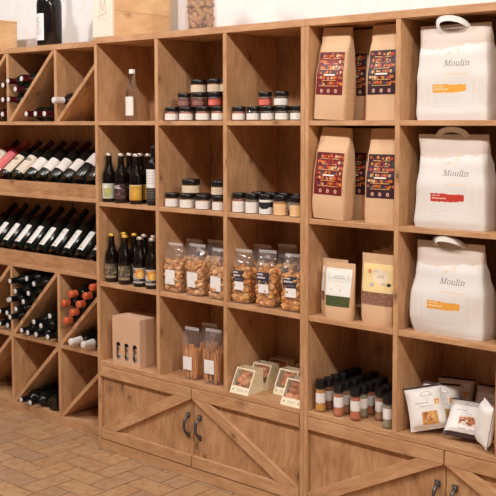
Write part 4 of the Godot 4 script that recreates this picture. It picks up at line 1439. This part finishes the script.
func stock_jars():
	var y := 1.5405
	var squat := func(fill: int, lab: String, R := 0.0295, h := 0.0595) -> Node3D: return jar(R, h, 0.017, M.jar_fill[fill], M[lab])
	# box beside the clear bottle: a pyramid of preserve jars
	var low := [[0.4605, -0.047], [0.549, -0.046], [0.647, -0.046], [0.738, -0.046], [0.50, -0.122], [0.58, -0.122], [0.66, -0.122], [0.735, -0.122]]
	for i in low.size():
		var q = low[i]
		drop(squat.call(1, "jar_white", 0.031), "preserve_jar", ("white labelled jar under the jar pyramid, %s from the clear bottle's box" if i < 4 else "white labelled jar under the pyramid, back row, %s from the clear bottle's box") % ORD[i % 4], "jar", Transform3D(Basis(), Vector3(q[0], y, q[1])), "white labelled jars under the pyramid")
	for q in [[0.512, -0.072, "jar_brown", "first from the clear bottle's box"], [0.600, -0.07, "jar_brown", "next to the red labelled one"], [0.695, -0.07, "jar_red", "in front"], [0.62, -0.135, "jar_brown", "behind"], [0.705, -0.135, "jar_red", "behind"]]:
		drop(squat.call(0, q[2]), "preserve_jar", "preserve jar with %s label in the pyramid's middle row, %s" % ["bright red" if q[2] == "jar_red" else "brown", q[3]], "jar", Transform3D(Basis(), Vector3(q[0], y + 0.0597, q[1])), "middle row of the jar pyramid")
	for q in [[0.572, -0.098, "first"], [0.668, -0.1, "second"], [0.742, -0.1, "third"]]:
		drop(jar(0.0345, 0.056, 0.017, M.jar_fill[3], M.jar_cream, 2.8, 0.08, 0.8, 0.9), "preserve_jar", "wide cream labelled jar on top of the jar pyramid, %s from the clear bottle's box" % q[2], "jar", Transform3D(Basis(), Vector3(q[0], y + 0.1193, q[1])), "top row of the jar pyramid")
	# the box below it
	y = 1.1675
	var base_row := [[0.461, -0.045], [0.550, -0.045], [0.645, -0.045], [0.742, -0.045], [0.505, -0.118], [0.585, -0.118], [0.665, -0.118], [0.74, -0.118]]
	for i in base_row.size():
		var q = base_row[i]
		drop(jar(0.0315, 0.061, 0.018, M.jar_fill[3], M.jar_white, 2.8, 0.06, 0.82), "preserve_jar", ("low white labelled jar under the wide jars, %s from the beer bottles" if i < 4 else "low white labelled jar, back row under the wide jars, %s from the beers") % ORD[i % 4], "jar", Transform3D(Basis(), Vector3(q[0], y, q[1])), "bottom row above the biscuit bags")
	for q in [[0.545, -0.075, "nearer the beer bottles"], [0.718, -0.075, "nearer the tall sauce jars"]]:
		drop(jar(0.0395, 0.0615, 0.022, M.jar_fill[3], M.jar_cream, 2.9, 0.1, 0.85, 0.92), "preserve_jar", "wide cream jar stacked on low jars, the one " + q[2], "jar", Transform3D(Basis(), Vector3(q[0], y + 0.0612, q[1])), "wide jars stacked above the biscuit bags")
	# next column, upper box
	y = 1.5405
	var fives := [[1.153, -0.043], [1.078, -0.043], [1.004, -0.043], [0.929, -0.043], [0.851, -0.043], [1.165, -0.11], [1.095, -0.11], [1.02, -0.11], [0.945, -0.11], [0.87, -0.11]]
	for i in fives.size():
		var q = fives[i]
		drop(squat.call(1 if q[0] < 0.9 else 2, "jar_white", 0.0275, 0.057), "preserve_jar", ("small white labelled jar in the front five, %s from the coffee bags" if i < 5 else "small white labelled jar in the hidden back five, %s from the coffee bags") % ORD[i % 5], "jar", Transform3D(Basis(), Vector3(q[0], y, q[1])), "white labelled jars beside the coffee bags")
	drop(squat.call(0, "jar_red", 0.0275, 0.057), "preserve_jar", "red labelled jar stacked beside one white labelled jar", "jar", Transform3D(Basis(), Vector3(0.9745, y + 0.0572, -0.062)))
	drop(squat.call(0, "jar_white", 0.029, 0.057), "preserve_jar", "white labelled jar stacked beside one red labelled jar", "jar", Transform3D(Basis(), Vector3(1.0575, y + 0.0572, -0.062)))
	# next column, lower box: taller jars
	y = 1.1675
	var tl := [[0.852, 1, "jar_white", "tall jar with orange sauce and white label beside the divider"], [0.923, 4, "jar_white", "tall jar with white label between orange sauce and dark banded jar"], [0.996, 2, "jar_band", "tall jar with black band and white label"], [1.070, 3, "jar_peach", "tall jar with peach label next to the black banded jar"], [1.152, 4, "jar_peach", "tall jar with peach label against the shelf side"]]
	for q in tl:
		drop(jar(0.0285, 0.080, 0.02, M.jar_fill[q[1]], M[q[2]], 2.9, 0.04, 0.98 if q[2] == "jar_band" else 0.76), "sauce_jar", q[3], "jar", Transform3D(Basis(), Vector3(q[0], y, -0.043)), "tall jars beside the coffee bags")
	for x in [0.9, 0.97, 1.04, 1.11, 1.17]:
		drop(jar(0.0285, 0.083, 0.02, M.jar_fill[2], M.jar_white, 2.9, 0.04, 0.76), "sauce_jar", "tall jar in the back row, %s from the coffee bags" % ORD[clampi(int((1.18 - x) / 0.069), 0, 4)], "jar", Transform3D(Basis(), Vector3(x, y, -0.108)), "tall jars in the back row")

func stock_bags():
	var tar := [srgb(222, 168, 112), srgb(206, 142, 84), srgb(232, 186, 134)]
	var y := 0.7945
	var o: Node3D
	for q in [[0.477, -0.052, 0.095, 0.216, "film bag of round biscuits with plain white label beside the divider"], [0.611, -0.052, 0.1, 0.222, "film bag of round biscuits with plain white label in the middle"], [0.747, -0.05, 0.096, 0.214, "film bag of round biscuits with plain white label, shiny top"],
		[0.50, -0.147, 0.095, 0.225, "film bag of round biscuits behind the one beside the divider"], [0.63, -0.147, 0.1, 0.232, "film bag of round biscuits behind the middle one"], [0.742, -0.147, 0.095, 0.236, "film bag of round biscuits behind the shiny topped one"]]:
		o = film_bag(q[2], 0.074, q[3], "biscuit", M.label_plain, 0.17, 0.46, q[0] * 90.0, tar, 0.66)
		drop(o, "biscuit_bag", q[4], "bag", Transform3D(Basis(), Vector3(q[0], y, q[1])), "white labelled biscuit bags")
	var org := [srgb(222, 154, 82), srgb(232, 176, 108), srgb(204, 128, 60), srgb(216, 166, 96)]
	for q in [[0.872, -0.052, 0.086, 0.222, "film bag of snacks with dark label beside the divider"], [1.004, -0.05, 0.09, 0.230, "film bag of snacks with dark label in the middle"], [1.142, -0.05, 0.094, 0.226, "film bag of snacks with dark label against the shelf side"],
		[0.89, -0.152, 0.086, 0.232, "film bag of snacks behind the one beside the divider"], [1.02, -0.152, 0.09, 0.245, "film bag of snacks behind the middle one"], [1.14, -0.152, 0.09, 0.25, "film bag of snacks behind the one against the side"]]:
		o = film_bag(q[2], 0.08, q[3], "biscuit", M.label_dark, 0.42, 0.62, q[0] * 70.0, org, 0.7, true)
		drop(o, "snack_bag", q[4], "bag", Transform3D(Basis(Vector3.UP, 0.1), Vector3(q[0], y, q[1])), "dark labelled snack bags")
	y = 0.4225
	var gri := [srgb(220, 150, 84), srgb(206, 130, 66), srgb(230, 172, 108)]
	for q in [[0.571, -0.055, 0.08, 0.228, "film bag of breadsticks with white label, separate from the divider"], [0.694, -0.06, 0.088, 0.236, "film bag of breadsticks with white label, closer to the bread cartons"],
		[0.60, -0.135, 0.085, 0.236, "film bag of breadsticks behind the first of the pair"], [0.715, -0.145, 0.085, 0.24, "film bag of breadsticks behind the second of the pair"]]:
		o = film_bag(q[2], 0.066, q[3], "stick", M.label_plain, 0.2, 0.45, q[0] * 50.0, gri, 0.66)
		drop(o, "breadstick_bag", q[4], "bag", Transform3D(Basis(Vector3.UP, 0.08), Vector3(q[0], y, q[1])), "breadstick bags")
	var ck := [srgb(206, 132, 72), srgb(218, 150, 88), srgb(190, 112, 58)]
	for q in [[0.831, -0.002, "cream carton of biscuits with slanted window, front one beside divider"], [0.831, -0.108, "cream carton of biscuits with slanted window, second in its file"], [0.833, -0.214, "cream carton of biscuits with slanted window, rearmost in its file"], [0.981, -0.1, "cream carton of biscuits with slanted window, standing in the middle"], [1.098, -0.004, "cream carton of biscuits with slanted window, front one against side panel"], [0.985, -0.208, "cream carton of biscuits with slanted window, behind the middle one"]]:
		drop(bread_tray(ck), "biscuit_carton", q[2], "carton", Transform3D(Basis(), Vector3(q[0], y, q[1])), "window cartons of biscuits")

func stock_right():
	var o: Node3D
	# coffee
	for row in [[1.5405, "top"], [1.1675, "second"]]:
		var y: float = row[0]
		var dk := 1.0 if row[1] == "second" else 0.0
		drop(coffee_bag(M.coffee_label, 3.0 + dk * 40.0), "coffee_bag", "kraft coffee bag with red label, front one in the %s box" % row[1], "coffee bag", Transform3D(Basis(Vector3.UP, 0.03) * Basis(Vector3.BACK, -0.04), Vector3(1.3145, y + 0.003, -0.058)), "kraft coffee bags")
		drop(coffee_bag(M.coffee_label_dark, 17.0 + dk * 30.0), "coffee_bag", "kraft coffee bag with dark label beside divider in the %s box" % row[1], "coffee bag", Transform3D(Basis(), Vector3(1.543, y, -0.068)), "kraft coffee bags")
		drop(coffee_bag(M.coffee_label_dark, 29.0 + dk * 20.0), "coffee_bag", "kraft coffee bag behind the red labelled one in the %s box" % row[1], "coffee bag", Transform3D(Basis(), Vector3(1.35, y, -0.17)), "kraft coffee bags")
		drop(coffee_bag(M.coffee_label_dark, 51.0 + dk * 10.0), "coffee_bag", "kraft coffee bag behind the dark labelled one in the %s box" % row[1], "coffee bag", Transform3D(Basis(), Vector3(1.535, y, -0.175)), "kraft coffee bags")
	# flour
	drop(flour_bag(M.flour_orange, 5.0, 0.062), "flour_bag", "white paper flour bag with yellow stripe on the top shelf", "flour bag", Transform3D(Basis(Vector3.UP, 0.02), Vector3(1.818, 1.5405, -0.098)), "white flour bags")
	drop(flour_bag(M.flour_red, 45.0, 0.012), "flour_bag", "white paper flour bag with red stripe", "flour bag", Transform3D(Basis(Vector3.UP, 0.04), Vector3(1.815, 1.1675, -0.098)), "white flour bags")
	drop(flour_bag(M.flour_orange, 85.0, 0.05), "flour_bag", "white paper flour bag with orange stripe above the snack packs", "flour bag", Transform3D(Basis(Vector3.UP, -0.01), Vector3(1.815, 0.7945, -0.098)), "white flour bags")
	# stand-up pouches
	var y := 0.7945
	drop(pouch(0.132, 0.214, M.pouch_white, M.herb, [-0.84, 0.86, 0.42, 0.9], [-0.82, 0.84, 0.24, 0.42], 5.0), "herb_pouch", "kraft pouch with white label and green herb window in front", "pouch", Transform3D(Basis(Vector3.UP, 0.06), Vector3(1.366, y, -0.030)), "kraft pouches")
	drop(pouch(0.122, 0.216, M.pouch_white, M.legume, [-0.84, 0.86, 0.42, 0.86], [-0.82, 0.84, 0.26, 0.42], 25.0), "herb_pouch", "kraft pouch with white label tucked behind the green herb pouch", "pouch", Transform3D(Basis(), Vector3(1.302, y, -0.086)), "kraft pouches")
	drop(pouch(0.15, 0.258, M.pouch_yellow, M.legume, [-0.86, 0.95, 0.46, 0.86], [-0.9, 0.95, 0.28, 0.5], 45.0), "bean_pouch", "tall kraft pouch with yellow label, front one by the divider", "pouch", Transform3D(Basis(), Vector3(1.526, y, -0.052)), "tall kraft pouches")
	for k in 3:
		drop(pouch(0.15, 0.262 + 0.004 * k, M.pouch_yellow, M.legume, [-0.86, 0.95, 0.46, 0.86], [-0.9, 0.95, 0.28, 0.5], 65.0 + k * 9.0), "bean_pouch", "tall kraft pouch, %s in the file behind the front yellow label" % ORD[k], "pouch", Transform3D(Basis(), Vector3(1.532, y, -0.112 - 0.056 * k)), "tall kraft pouches in the file")
	# spice jars in files
	y = 0.4225
	var files := [[1.278, -0.032, 6, 0], [1.363, -0.032, 6, 1], [1.440, -0.032, 5, 2], [1.513, -0.088, 4, 4], [1.585, -0.03, 5, 5]]
	var names := ["mustard yellow spice", "terracotta spice", "paprika red spice", "brown spice", "light brown spice", "grey green herb"]
	for f in files:
		for k in f[2]:
			var kind: int = f[3] if k == 0 else (f[3] + k * 2 + 1) % 6
			var lb: String
			if k == 0:
				lb = "spice jar with %s and black cap at the head of its file" % names[kind]
			else:
				lb = "black capped spice jar, %s in the file behind the %s jar" % [ORD[k], names[f[3]]]
			drop(spice_jar(M.spice[kind]), "spice_jar", lb, "jar", Transform3D(Basis(), Vector3(f[0] + rng.randf_range(-0.004, 0.004) * (0.0 if k == 0 else 1.0), y, f[1] - 0.0475 * k)), "spice jars")
	# snack packs
	var lean := func(x: float, yy: float, z: float, yaw: float, back: float, roll := 0.0) -> Transform3D:
		return Transform3D(Basis(Vector3.UP, yaw) * Basis(Vector3.RIGHT, -back) * Basis(Vector3.BACK, roll), Vector3(x, yy, z))
	var pk := func(print_mat: Material, w: float, h: float, sd: float) -> Node3D:
		var n := Node3D.new()
		part("pack", pillow_buf(w, h, 0.026, sd).mesh(), print_mat, n)
		return n
	drop(pk.call(M.snack_a, 0.135, 0.155, 3.0), "snack_pack", "white snack pack with pastry picture, standing at the front", "snack pack", lean.call(1.744, y + 0.02, -0.056, 0.62, 0.3, 0.17), "white snack packs")
	drop(pk.call(M.snack_a, 0.135, 0.155, 33.0), "snack_pack", "white snack pack leaning behind the standing pastry pack", "snack pack", lean.call(1.742, y + 0.014, -0.128, 0.5, 0.3, -0.03), "white snack packs")
	drop(pk.call(M.snack_a, 0.135, 0.155, 63.0), "snack_pack", "white snack pack at the very back of the pile", "snack pack", lean.call(1.755, y + 0.022, -0.205, 0.45, 0.3, -0.05), "white snack packs")
	drop(pk.call(M.snack_b, 0.14, 0.15, 93.0), "snack_pack", "white snack pack with brown picture lying slanted", "snack pack", lean.call(1.872, y + 0.02, -0.056, 0.3, 0.85, -0.08), "white snack packs")
	drop(pk.call(M.snack_b, 0.14, 0.15, 123.0), "snack_pack", "white snack pack slanted behind the brown picture pack", "snack pack", lean.call(1.905, y + 0.032, -0.19, 0.25, 0.55, -0.06), "white snack packs")
	drop(pk.call(M.white_paper, 0.1, 0.15, 153.0), "snack_pack", "white snack pack turned edgewise against the side panel", "snack pack", lean.call(1.956, y + 0.019, -0.034, -0.75, 0.12, -0.12), "white snack packs")
